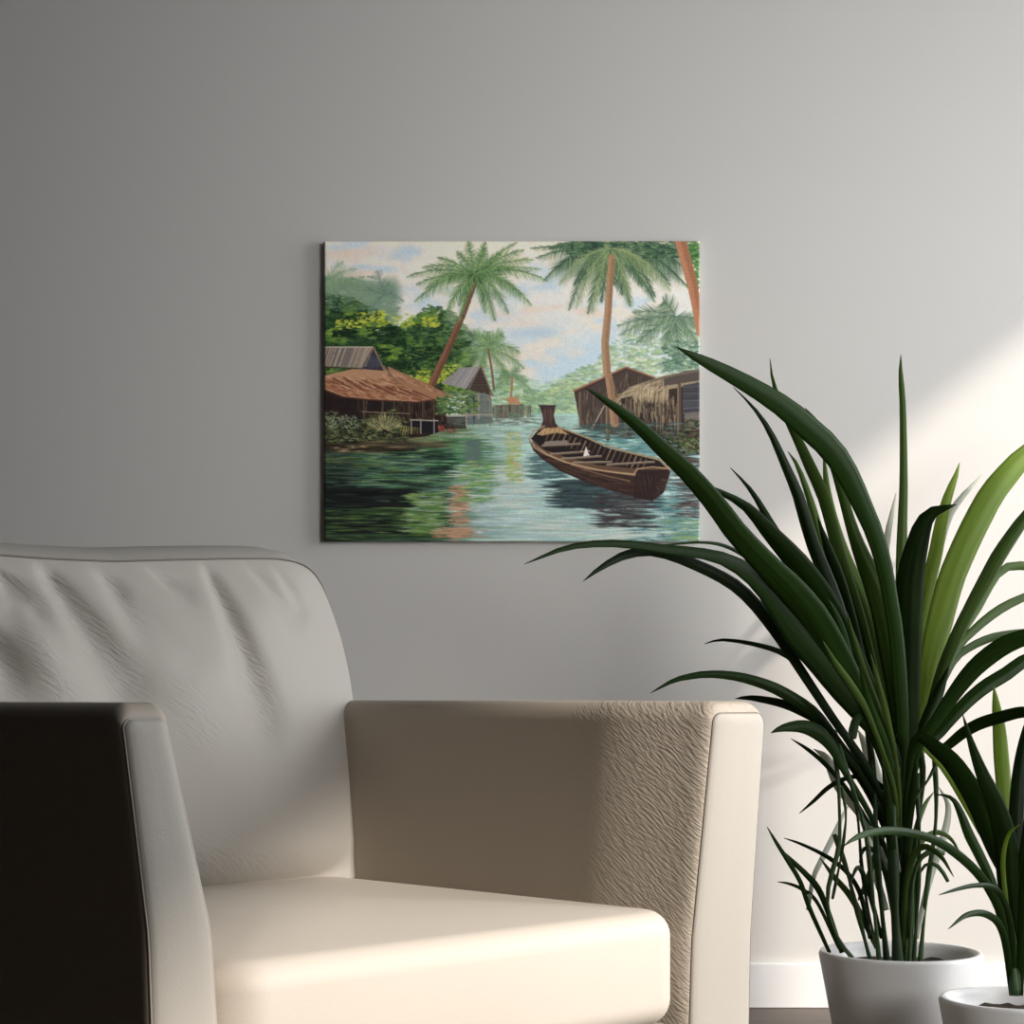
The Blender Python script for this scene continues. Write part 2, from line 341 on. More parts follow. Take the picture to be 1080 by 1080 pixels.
    for k,(a,b,c,d) in enumerate([(46,92,158,150),(60,124,186,182),(50,102,176,178)]):
        wcol[...,k]=np.interp(wl,[0,.3,.52,1],[a,b,c,d])/255
    wcol*=(.8+.4*nw)[...,None]
    cv[wm]=wcol[wm]
    def wst(x0,x1,y0,y1,n,cols,lmin,lmax,w=1.4,a=.75):
        for _ in range(n):
            x=U(x0,x1); y=U(y0,y1); l=U(lmin,lmax)
            st(x-l,y+U(-.5,.5),x,y,.2,w,c:=pick(cols),a); st(x,y,x+l,y+U(-.5,.5),w,.2,c,a)
    wst(480,620,440,470,260,[(150,176,164),(128,160,148),(176,190,176),(110,146,136)],5,16,1.4,.5)
    wst(342,470,462,570,620,[(28,40,34),(40,56,42),(24,30,30),(52,74,48),(60,84,76)],8,26,1.8,.8)
    wst(380,520,462,520,420,[(60,104,66),(88,134,84),(40,72,54),(128,152,100),(70,116,92),(96,124,110)],6,20,1.5,.7)
    wst(342,420,470,500,80,[(110,128,60),(84,96,84),(60,90,60)],5,14,1.2,.6)
    wst(430,500,452,466,120,[(150,160,110),(110,134,96),(70,92,64)],6,16,1.2,.6)
    wst(455,510,462,500,120,[(76,132,84),(96,150,98),(56,104,70)],5,14,1.6,.7)
    for _ in range(90): blob(U(492,506),U(465,492),U(3,6),U(2,4),J((92,112,104),12),.3)
    wst(450,480,470,500,50,[(40,60,50),(30,48,40)],6,16,1.4,.8)
    wst(342,432,515,562,330,[(24,26,28),(34,40,34),(20,28,26)],10,28,2.6,.9)
    wst(342,470,535,568,200,[(66,92,50),(50,78,42),(90,114,64),(36,54,38)],8,20,1.5,.8)
    wst(430,466,520,562,160,[(96,130,60),(120,146,80),(76,116,64),(140,160,130)],5,14,1.7,.8)
    wst(505,740,500,570,520,[(176,194,192),(160,184,186),(190,202,192),(146,176,178)],8,26,1.6,.6)
    wst(478,560,490,540,170,[(178,190,180),(160,178,170),(196,198,180)],6,18,1.5,.6)
    wst(476,492,512,570,110,[(170,130,102),(180,142,112),(150,116,92)],4,10,1.9,.85)
    wst(460,506,556,566,40,[(168,126,98),(176,140,112)],6,14,1.8,.85)
    wst(486,520,486,530,90,[(112,150,72),(84,132,80),(134,160,96),(96,144,100)],4,11,1.7,.8)
    wst(534,548,455,508,110,[(140,168,88),(156,176,104),(178,164,120)],3,7,1.6,.7)
    wst(500,520,530,565,40,[(176,190,196),(150,170,178)],4,9,1.4,.7)
    wst(560,740,548,570,160,[(180,196,192),(150,178,176),(196,200,184)],8,24,1.5,.6)
    wst(620,740,455,480,200,[(86,134,132),(70,116,116),(110,150,142)],5,14,1.6,.7)
    wst(665,740,470,570,330,[(84,128,128),(66,108,110),(116,152,148),(96,140,140)],6,16,1.8,.6)
    wst(712,740,470,545,170,[(82,70,66),(64,60,60),(98,84,76)],5,14,1.3,.8)
    wst(700,740,545,570,60,[(120,150,96),(96,136,116)],6,14,1.5,.7)
    wst(560,640,470,530,60,[(80,112,112),(96,130,130)],4,12,1.4,.7)
    # boat reflection
    wst(585,690,506,535,420,[(52,66,68),(60,78,82),(44,50,52),(70,92,96)],8,22,2.2,.7)
    wst(560,600,480,505,120,[(70,100,100),(84,112,112)],5,14,1.6,.7)
    wst(630,685,520,556,220,[(66,60,60),(56,54,56),(90,96,96)],6,18,1.6,.75)
    # banks, left house
    poly([(342,395),(405,398),(450,412),(470,418),(472,452),(450,460),(342,470)],(46,34,30))
    for _ in range(900):
        x=U(342,470); y=U(404,447); st(x,y,x+U(-.5,.5),y+U(3,9),U(.5,1.2),.5,pick([(70,54,44),(92,72,56),(50,38,34),(112,90,68),(36,28,28)]),.55)
    for _ in range(240):
        x=U(342,418); y=U(404,420); st(x,y,x+U(6,14),y+U(-.3,1),.8,.5,pick([(116,98,76),(88,70,56),(64,50,44)]),.6)
    poly([(342,415),(375,415),(380,446),(342,446)],(40,26,28),.75); poly([(388,420),(402,420),(402,434),(388,434)],(36,28,30),.8); poly([(404,416),(418,416),(418,432),(404,432)],(42,36,38),.8)
    for x in (384,404,416,432,446,458,467): st(x,412,x,444,1.4,1.4,(96,76,60),.8)
    for x0 in (448,459): poly([(x0,423),(x0+5,423),(x0+5,431),(x0,431)],(40,32,34),.9)
    poly([(434,442),(462,443),(462,456),(434,456)],(32,30,36)); 
    for x in (434,444,458): st(x,442,x,457,1.2,1.2,(140,136,130),.9)
    st(433,442.5,462,443.5,1.4,1.4,(150,140,126)); st(382,434,432,436,1,1,(150,128,100),.8)
    # roofs
    poly([(342,396),(342,410),(362,418),(390,422),(440,424),(452,422),(476,418),(440,404),(408,390),(390,385)],(174,130,98))
    for _ in range(700):
        x=U(342,452); b=float(np.interp(x,[342,362,390,440,452],[410,418,421,423,421])); t=float(np.interp(x,[342,400,410,452],[397,398,392,410]))
        y=U(t,b-2); st(x,y,x+U(5,12),y+U(1.5,4),U(.6,1.3),.4,pick([(196,154,120),(150,88,58),(112,62,46),(178,130,96),(134,82,56)]),.7)
    path([(342,411),(362,418.5),(390,421.5),(440,424)],1.6,1.4,(88,52,42)); path([(440,424),(452,422),(477,419)],1.2,1.2,(92,58,46))
    poly([(409,386),(418,390),(445,402),(478,418),(452,421),(430,410),(412,396)],(158,112,82))
    for _ in range(170):
        t=rs.rand(); x=411+t*60; y=389+t*26+U(0,5)*(1-t)+U(0,2); st(x,y,x+U(4,9),y+U(2,4),1,.4,pick([(190,148,116),(128,82,62),(166,118,88)]),.7)
    for k in range(7): st(352+k*14,399+k*2.2,376+k*14,412+k*1.6,2.0,.6,(92,52,40),.75)
    poly([(342,366),(394,366),(382,388),(342,386)],(136,124,112)); poly([(394,366),(405,391),(381,389)],(58,56,66))
    for i in range(46):
        x=342+i*1.15; st(x+ (0 if x<393 else 0),367,x-7,386.5,.7,.6,pick([(176,160,142),(104,92,88),(150,126,106),(84,76,76)]),.85)
    st(342,366,394,366,1,1,(186,172,154)); st(394,366,406,391,1.6,1.4,(146,118,94)); st(394,366,382,388,1,1,(110,92,80)); st(342,387,382,389,1.2,1.2,(70,52,46))
    for _ in range(50): x=U(386,402); st(x,U(374,380),x,U(384,389),.5,.5,J((84,84,96),10),.5)
    st(405,386,420,404,2.2,1.8,(120,102,84),.9)
    # bushes left bank
    leafmass(342,430,ip([(342,436),(352,432),(366,444),(385,440),(400,436),(418,430),(430,446)]),474,lambda x,y:pick([(46,60,36),(64,84,48),(96,104,62),(34,42,32),(120,124,82)]),1100,2,.8)
    for _ in range(420):
        a=U(-2.9,-.3); r=U(3,18)*1; cx,cy=406,455; st(cx+math.cos(a)*r,cy+math.sin(a)*r*.9,cx+math.cos(a)*(r+4),cy+math.sin(a)*(r+3),.8,.3,pick([(150,142,102),(176,164,118),(112,110,72),(80,84,52)]),.7)
    for _ in range(160): x=U(344,378); y=U(438,452); st(x,y,x+U(-2,2),y+U(-2,1),1.1,.4,pick([(140,150,128),(160,166,146),(96,112,80)]),.7)
    for k in range(9): st(424+k*2.4,449+k*.3,422+k*2.6,458+U(-2,2),1,.3,(170,158,78),.8)
    wst(342,432,466,476,130,[(36,30,26),(52,46,34),(74,62,44)],6,18,1.8,.85); wst(390,470,462,472,60,[(120,100,72),(60,56,42)],8,20,1.2,.7); wst(350,385,470,476,10,[(150,130,96)],5,9,1.6,.7)
    for _ in range(40): x=U(462,478); st(x,U(448,452),x+U(1,4),U(452,457),1,.6,pick([(150,76,58),(64,40,40),(120,60,52)]),.8)
    # small gabled house
    poly([(485,388),(507,386),(494,411),(466,404)],(140,136,134)); poly([(507,386),(519,417),(491,411)],(70,58,52))
    for i in range(22): st(484+i*1.05,388,470+i*1.2,405+i*.2,.5,.5,pick([(172,168,164),(112,108,110),(148,140,134)]),.7)
    for i in range(8): st(506-i*1.7,391+i*3,508+i*1.3,391+i*3,.9,.9,pick([(104,86,72),(86,70,60)]),.8)
    st(507,385,520,418,1.4,1.4,(130,108,92)); st(507,386,494,411,1,1,(118,104,96))
    poly([(494,412),(518,417),(520,446),(488,448)],(88,96,98),.8)
    for x in (487,492,499,505,511,517): st(x,414,x,449,1.3,1.3,pick([(170,152,122),(140,124,102)]),.9)
    st(500,416,500,446,2.5,2.5,(56,64,84),.7); st(514,418,526,446,1.1,.9,(140,120,100)); st(470,438,520,437,1.2,1.2,(160,146,122))
    poly([(470,439),(490,439),(492,452),(470,452)],(52,44,40),.8)
    leafmass(462,505,ip([(462,420),(480,410),(505,412)]),436,lambda x,y:pick([(70,104,58),(98,130,70),(48,78,48),(130,146,80)]),420,2,.8)
    # far huts, mid bank
    poly([(532,420),(545,418),(550,426),(538,426)],(176,130,92)); poly([(522,427),(552,426),(552,440),(522,441)],(98,84,78),.9)
    for _ in range(60): x=U(520,560); st(x,428,x,U(436,442),.8,.6,pick([(130,112,96),(72,62,62),(150,130,104)]),.7)
    leafmass(520,565,lambda x:428,440,lambda x,y:pick([(110,140,112),(84,116,96)]),120,1.8,.5)
    wst(480,570,440,448,90,[(110,124,110),(84,100,92)],3,9,1,.6)
    # right huts
    poly([(605,412),(660,387),(688,397),(700,402),(700,440),(662,462),(612,450)],(74,62,56))
    for _ in range(260): x=U(612,690); t=float(np.interp(x,[612,660,690],[412,391,400])); y=U(t,445); st(x,y,x,y+U(4,12),U(.5,1.1),.5,pick([(104,90,78),(56,48,46),(128,112,92),(86,74,66)]),.65)
    path([(605,412),(632,400),(660,387),(690,398)],2,1.4,(154,102,74)); path([(606,414),(632,402.5),(660,390)],1.2,1,(70,50,44))
    poly([(648,422),(664,408),(700,396),(738,390),(738,404),(700,414),(676,420)],(150,132,106))
    for _ in range(420): x=U(650,706); t=float(np.interp(x,[648,664,700,738],[421,409,397,391])); y=U(t,t+11); st(x,y,x-U(3,8),y+U(2,6),.9,.4,pick([(186,168,136),(128,110,86),(104,88,74),(166,146,114)]),.75)
    poly([(700,398),(722,391),(739,389),(739,401),(700,407)],(86,76,70)); path([(686,402),(712,395),(739,390)],2,2.4,(112,98,84))
    poly([(655,420),(718,408),(739,402),(739,480),(700,462),(655,452)],(60,50,46))
    for _ in range(420): x=U(656,714); y=U(418,444); st(x,y,x+U(-.4,.4),y+U(5,16),U(.7,1.6),.6,pick([(126,108,84),(86,72,60),(54,46,44),(156,138,108),(40,34,36)]),.7)
    poly([(720,406),(739,403),(739,440),(720,440)],(70,70,74))
    for k in range(14): st(720,408+k*2.5,739,407+k*2.5,.7,.7,pick([(112,112,112),(52,52,58),(90,88,88)]),.8)
    poly([(722,436),(739,434),(739,452),(722,456)],(130,118,108),.7)
    for x,y0,y1,w in [(716,406,472,4),(641,424,462,5),(612,414,448,3),(697,412,446,1.6),(672,422,440,1),(660,424,462,2)]: st(x,y0,x,y1,w,w,(92,76,64)); st(x-w*.3,y0,x-w*.3,y1,w*.3,w*.3,(150,128,100),.7)
    st(637,428,624,452,1.4,1.2,(158,146,124)); st(704,406,697,424,1.2,1.2,(150,130,100))
    for _ in range(160): x=U(668,705); st(x,U(410,416),x-U(0,2),U(418,426),1,.4,pick([(182,164,130),(140,120,92)]),.75)
    wst(610,715,446,462,150,[(72,96,92),(92,122,116),(60,72,68)],4,12,1.5,.7)
    leafmass(694,740,ip([(694,452),(715,458),(722,444),(740,440)]),478,lambda x,y:pick([(44,52,40),(80,96,58),(58,72,50),(104,84,70),(34,34,34)]),420,2,.85)
    for _ in range(90): x=U(716,740); y=U(462,476); st(x,y,x+U(-3,3),y+U(-3,2),.8,.3,pick([(132,150,84),(100,124,70)]),.8)
    trunk([(648,446),(646,425),(642,398)],9,8,(150,116,88),(112,80,62),(180,148,110))
    # boat
    hull=[(557,462),(562,474),(572,484),(590,496),(615,507),(645,517),(672,524),(688,528),(700,519),(707,497),(700,490),(668,498),(620,490),(590,480),(568,472)]
    poly(hull,(58,40,36))
    for _ in range(420):
        t=rs.rand(); x=562+t*136; top=float(np.interp(x,[557,590,620,668,707],[468,484,493,500,500])); bot=float(np.interp(x,[557,572,615,672,688,707],[470,484,507,524,526,500])); y=U(top,bot)
        st(x,y,x+U(6,14),y+U(1,3.4),U(.4,1),.3,pick([(84,60,48),(44,30,30),(104,78,58),(66,46,40)]),.5)
    path([(602,490),(630,499),(664,507)],1,1.6,(136,108,78),.7); path([(575,484),(610,497),(650,507)],.8,.8,(96,72,56),.7)
    poly([(559,461),(574,470),(598,478),(630,486),(672,489),(704,489),(700,500),(668,502),(620,494),(590,484),(568,474)],(96,74,58)); inner=[(560,462),(566,455),(574,448),(590,450),(605,456),(640,472),(672,480),(694,485),(704,492),(672,494),(630,490),(598,482),(574,474)]
    poly(inner,(40,32,32))
    for t in np.linspace(.05,.95,20):                  # ribs
        x=575+t*112; y=452+t*34; st(x,y,x-5,y+10+2*t,1.5,1.1,pick([(120,92,68),(84,64,52),(150,120,90)]),.85)
    for x0,y0,x1,y1 in [(572,470,612,468),(580,479,622,476),(592,484,634,481),(604,488,645,487),(640,490,690,487)]: st(x0,y0,x1,y1,2.2,1.6,(112,94,80)); st(x0,y0-1,x1,y1-1,.8,.6,(178,160,136),.9)
    poly([(575,465),(598,464),(600,469),(572,470)],(128,116,106))
    poly([(566,458),(575,450),(588,450),(600,458),(586,456),(572,459)],(176,142,98)); 
    for k in range(6): st(572+k*4.5,450,569+k*5,458,.6,.5,(112,84,60),.8)
    poly([(568,427),(586,427),(584,438),(586,446),(591,451),(570,451),(573,442),(571,434)],(70,52,50)); st(568,427.5,586,427.5,1,1,(56,42,44)); 
    for _ in range(30): x=U(572,584); st(x,U(430,436),x,U(440,448),.6,.4,J((92,68,60),10),.6)
    path([(574,449),(562,455),(558,463),(564,472),(576,479),(596,487),(622,494),(650,498),(670,500)],1.4,1.8,(158,132,104)); path([(588,450),(610,458),(640,470),(668,478),(695,484),(706,495)],1.6,2,(156,128,94)); path([(562,468),(578,479),(600,488),(640,497),(668,500),(672,494),(688,492),(707,494)],1,1.3,(176,142,104),.9)
    poly([(670,500),(673,495),(706,495),(692,510),(688,528),(668,524)],(52,38,36)); 
    for _ in range(70): x=U(670,690); st(x,U(498,508),x+U(0,3),U(512,524),.7,.4,pick([(74,54,46),(38,28,30)]),.6)
    poly([(616,477),(618,470),(620,477),(622,480),(615,481)],(206,198,188))
    path([(694,514),(697,530),(702,548)],.6,.4,(80,90,90),.7)
    wst(704,718,510,560,50,[(82,126,126),(100,146,144)],3,8,1.5,.6)
    # weave and finish
    lum=(cv*np.array([.3,.59,.11],np.float32)).sum(-1,keepdims=True); cv[:]=lum+.86*(cv-lum); cv[:]=cv+.10*(cv-.48)
    cv[:]*=(.97+.06*noise(1.4,1.4,21,1))[...,None]
    wv=(1+.02*np.sin(xx*2*math.pi/1.7)*np.sin(yy*2*math.pi/1.7)); cv[:]*=wv[...,None]
    np.clip(cv,0,1,out=cv)
    k=2                                        # keep 594 x 475 samples
    hh,ww=475,594
    ys=(np.arange(hh)+.5)/hh*H*SS; xs=(np.arange(ww)+.5)/ww*W*SS
    iy=np.clip(ys.astype(int),1,H*SS-2); ix=np.clip(xs.astype(int),1,W*SS-2)
    out=(cv[iy][:,ix]+cv[iy-1][:,ix]+cv[iy][:,ix-1]+cv[iy-1][:,ix-1])/4
    return out
# ================================================================ room
XL, YB, ZC = -2.7, -5.6, 2.8
def floor_mat():
    m, n, l, b = new_mat('walnut_floor'); b.inputs['Roughness'].default_value = 0.45
    tc = n.new('ShaderNodeTexCoord'); br = n.new('ShaderNodeTexBrick')
    l.new(tc.outputs['Object'], br.inputs['Vector']); br.inputs['Scale'].default_value = 1.0
    br.inputs['Brick Width'].default_value = 1.4; br.inputs['Row Height'].default_value = 0.14; br.inputs['Mortar Size'].default_value = 0.0015
    br.inputs['Color1'].default_value = (0.09, 0.06, 0.04, 1); br.inputs['Color2'].default_value = (0.075, 0.05, 0.034, 1); br.inputs['Mortar'].default_value = (0.18, 0.13, 0.09, 1)
    l.new(br.outputs['Color'], b.inputs['Base Color']); return m
struct(box('floor', XL-.1, XW+.15, YB-.1, 0.1, -0.1, 0.0, floor_mat()))
struct(box('ceiling', XL-.1, XW+.15, YB-.1, 0.1, ZC, ZC+.1, M_CEIL))
struct(box('wall_back', XL-.1, XW+.15, 0.0, 0.1, 0.0, ZC, M_WALL))
struct(box('wall_left', XL-.1, XL, YB, 0.0, 0.0, ZC, M_DARK))
struct(box('wall_front', XL-.1, XW+.15, YB-.1, YB, 0.0, ZC, M_DARK))
struct(box('baseboard_back', XL, XW, -0.014, 0.0, 0.0, 0.09, M_TRIM, bevel=0.003))
def wall_with_holes():
    bm = bmesh.new()
    ys = sorted({YB, 0.0, *[v for q in WIN for v in q[:2]]}); zs = sorted({0.0, ZC, *[v for q in WIN for v in q[2:]]})
    for i in range(len(ys)-1):
        for j in range(len(zs)-1):
            cy, cz = (ys[i]+ys[i+1])/2, (zs[j]+zs[j+1])/2
            if any(a < cy < b and c < cz < d for a, b, c, d in WIN): continue
            g = bmesh.ops.create_cube(bm, size=1)['verts']
            for v in g: v.co = Vector((XW+0.06+v.co.x*0.12, cy+v.co.y*(ys[i+1]-ys[i]), cz+v.co.z*(zs[j+1]-zs[j])))
    me = bpy.data.meshes.new('wall_right'); bm.to_mesh(me); bm.free()
    return struct(link('wall_right', me, M_WALL, smooth=False))
wall_with_holes()
for k, (a, b, c, d) in enumerate(WIN):
    bm = bmesh.new(); t = 0.025
    for (y0, y1, z0, z1) in ((a, b, c, c+t), (a, b, d-t, d), (a, a+t, c+t, d-t), (b-t, b, c+t, d-t)):
        g = bmesh.ops.create_cube(bm, size=1)['verts']
        for v in g: v.co = Vector((XW+0.10+v.co.x*0.03, (y0+y1)/2+v.co.y*(y1-y0), (z0+z1)/2+v.co.z*(z1-z0)))
    me = bpy.data.meshes.new('window_frame'); bm.to_mesh(me); bm.free()
    struct(link('window_%d' % (k+1), me, M_TRIM, smooth=False))

# ================================================================ canvas print
def build_canvas():
    o = paint_canvas(); hh, ww = o.shape[:2]
    Z = 3.8; x0, x1 = (342-540)/F_PX*Z, (738-540)/F_PX*Z; z1, z0 = CAM.z+(735-254)/F_PX*Z, CAM.z+(735-571)/F_PX*Z
    D = 0.017
    k = (Z-D-0.002)/Z; cx = 0; x0 *= k; x1 *= k; z1 = CAM.z+(z1-CAM.z)*k; z0 = CAM.z+(z0-CAM.z)*k
    root = empty('canvas_print', ((x0+x1)/2, -0.002, (z0+z1)/2))
    tag(root, 'canvas print of a palm-lined canal with a wooden boat, hung on the grey wall', 'painting')
    W_, H_ = x1-x0, z1-z0
    # wrapped sides: the picture's border colours run round the edge
    me = bpy.data.meshes.new('printed_canvas')
    xs = np.linspace(-W_/2, W_/2, ww); zs = np.linspace(H_/2, -H_/2, hh)
    gx, gz = np.meshgrid(xs, zs)
    yv = np.full_like(gx, -D)
    r = 0.003                                             # rounded stretcher edge
    dx = np.minimum(gx+W_/2, W_/2-gx); dz = np.minimum(gz+H_/2, H_/2-gz); dd = np.minimum(dx, dz)
    yv += np.where(dd < r, r-np.sqrt(np.maximum(r*r-(r-dd)**2, 0)), 0)
    front = np.stack([gx, yv, gz], -1).reshape(-1, 3)
    idx = np.arange(hh*ww).reshape(hh, ww)
    ring = np.concatenate([idx[0, :], idx[1:, -1], idx[-1, -2::-1], idx[-2:0:-1, 0]])
    back = front[ring].copy(); back[:, 1] = 0.0
    verts = np.concatenate([front, back]); nb = hh*ww; nr = len(ring)
    q = np.stack([idx[:-1, :-1], idx[1:, :-1], idx[1:, 1:], idx[:-1, 1:]], -1).reshape(-1, 4)
    a = ring; b = np.roll(ring, -1); c = nb+np.arange(nr); d = np.roll(c, -1)
    q2 = np.stack([a, b, d, c], -1)
    faces = np.concatenate([q, q2]).astype(np.int32)
    me.vertices.add(len(verts)); me.vertices.foreach_set('co', verts.astype(np.float32).ravel())
    me.loops.add(faces.size); me.loops.foreach_set('vertex_index', faces.ravel())
    me.polygons.add(len(faces)); me.polygons.foreach_set('loop_start', np.arange(0, faces.size, 4, dtype=np.int32))
    me.update(calc_edges=True)
    col = np.concatenate([o.reshape(-1, 3), np.full((nr, 3), 0.62)])
    lin = np.where(col <= 0.04045, col/12.92, ((col+0.055)/1.055)**2.4)
    lin = np.clip(lin*PAINT_GAIN, 0, 1)
    ca = me.color_attributes.new('paint', 'FLOAT_COLOR', 'POINT')
    ca.data.foreach_set('color', np.concatenate([lin, np.ones((len(lin), 1))], 1).astype(np.float32).ravel())
    m, n, l, bs = new_mat('canvas_paint'); bs.inputs['Roughness'].default_value = 0.75; bs.inputs['Specular IOR Level'].default_value = 0.25
    an = n.new('ShaderNodeAttribute'); an.attribute_name = 'paint'; l.new(an.outputs['Color'], bs.inputs['Base Color'])
    tc = n.new('ShaderNodeTexCoord'); hs = []
    for ax in ('X', 'Z'):
        wv = n.new('ShaderNodeTexWave'); wv.bands_direction = ax; wv.inputs['Scale'].default_value = 110; wv.inputs['Distortion'].default_value = 0.4
        l.new(tc.outputs['Object'], wv.inputs['Vector']); hs.append(wv)
    ad = n.new('ShaderNodeMath'); ad.operation = 'ADD'; l.new(hs[0].outputs['Fac'], ad.inputs[0]); l.new(hs[1].outputs['Fac'], ad.inputs[1])
    bp = n.new('ShaderNodeBump'); bp.inputs['Strength'].default_value = 0.25; bp.inputs['Distance'].default_value = 0.0005
    l.new(ad.outputs[0], bp.inputs['Height']); l.new(bp.outputs['Normal'], bs.inputs['Normal'])
    link('printed_canvas', me, m, root, smooth=False)
    bm = bmesh.new(); t = 0.02
    for (a0, a1, c0, c1) in ((-W_/2+.004, W_/2-.004, H_/2-.035, H_/2-.004), (-W_/2+.004, W_/2-.004, -H_/2+.004, -H_/2+.035), (-W_/2+.004, -W_/2+.035, -H_/2+.035, H_/2-.035), (W_/2-.035, W_/2-.004, -H_/2+.035, H_/2-.035)):
        g = bmesh.ops.create_cube(bm, size=1)['verts']
        for v in g: v.co = Vector(((a0+a1)/2+v.co.x*(a1-a0), -0.0075+v.co.y*0.011, (c0+c1)/2+v.co.z*(c1-c0)))
    me = bpy.data.meshes.new('stretcher_frame'); bm.to_mesh(me); bm.free(); link('stretcher_frame', me, M_LEG, root, smooth=False)
PAINT_GAIN = 1.4
build_canvas()

# ================================================================ armchair
TH = math.radians(45); ORG = Vector((-0.027, -1.775, 0))
chair = empty('armchair', ORG, TH)
tag(chair, 'cream leather armchair with tall back cushion and flared arms, standing beneath the canvas print', 'armchair')
CT, ST_ = math.cos(TH), math.sin(TH)
def loc_plane(px, py, y0, z0, slope):
    """where the sight line meets the chair's reclined plane ly = y0 + slope*(z-z0); gives (lx, z)"""
    d = ray(px, py); c = CAM-ORG
    lc = Vector((c.x*CT+c.y*ST_, -c.x*ST_+c.y*CT, c.z)); ld = Vector((d.x*CT+d.y*ST_, -d.x*ST_+d.y*CT, d.z))
    t = (y0+slope*(lc.z-z0)-lc.y)/(ld.y-slope*ld.z); p = lc+ld*t
    return p.x, p.z
BY0, BZ0, BSL = 0.595, 0.365, 0.27
edge_px = [(376, 925), (381, 905), (381, 880), (380, 850), (378, 820), (377, 800), (373, 770), (374, 750), (370, 720), (365, 695), (359, 670), (352, 650), (344, 628), (338, 615), (331, 604), (322, 597), (308, 592), (290, 590), (240, 590), (190, 590)]
eg = [loc_plane(x, y, BY0, BZ0, BSL) for x, y in edge_px]
right = [(x, z) for x, z in eg]
ztop = right[-1][1]
right = [(x, z) for x, z in right if x > 0.12]
outline = [(0, BZ0-0.02), (0.15, BZ0-0.02), (0.29, BZ0-0.015)] + right + [(0.1, ztop-.001), (0, ztop-0.004)]
outline = outline + [(-x, z) for x, z in reversed(outline[1:-1])]
def resample(pts, n, closed=True):
    P = [Vector((*p, 0)) if len(p) == 2 else Vector(p) for p in pts]
    if closed: P = P+[P[0]]
    L = [0]
    for a, b in zip(P, P[1:]): L.append(L[-1]+(b-a).length)
    out = []
    for k in range(n):
        s = L[-1]*k/(n if closed else n-1); i = 0
        while i < len(L)-2 and L[i+1] < s: i += 1
        t = (s-L[i])/max(L[i+1]-L[i], 1e-9); out.append(P[i].lerp(P[i+1], t))
    return out
outline = [(x, z-(.045*max(0, .12-x) if z > 0.6 else 0)) for x, z in outline]
OL = resample(outline, 280)
for _ in range(3): OL = [(OL[i-1]+OL[i]*2+OL[(i+1) % 280])/4 for i in range(280)]
def folds(x, z):
    """sagging folds that run down from the top seam, towards the right"""
    h = 0
    for (xa, za, xb, zb, wd, amp) in FOLDS:
        dx, dz = xb-xa, zb-za; L2 = dx*dx+dz*dz; t = ((x-xa)*dx+(z-za)*dz)/L2
        tc = max(0, min(1, t)); d = math.hypot(x-xa-tc*dx, z-za-tc*dz)
        h += 1.7*amp*math.exp(-(d/(wd*(0.5+1.2*tc)))**2)*(0.25+0.75*math.sin(math.pi*min(1, 0.08+0.75*tc)))
    return h
def fp(x, y): return loc_plane(x, y, BY0, BZ0, BSL)
FOLDS = []
for (xa, ya, xb, yb, wd, amp) in [(40, 592, 110, 720, .022, -.012), (95, 592, 165, 700, .020, -.007), (215, 600, 265, 760, .020, -.010), (255, 592, 300, 650, .012, -.004), (-10, 600, 20, 640, .016, -.010), (150, 596, 185, 625, .010, -.004), (10, 640, 40, 740, .03, .008), (130, 640, 190, 760, .03, .006), (-30, 660, 10, 730, .02, -.008), (285, 595, 310, 640, .008, -.003)]:
    (x1, z1), (x2, z2) = fp(xa, ya), fp(xb, yb); FOLDS.append((x1, z1, x2, z2, wd, amp))
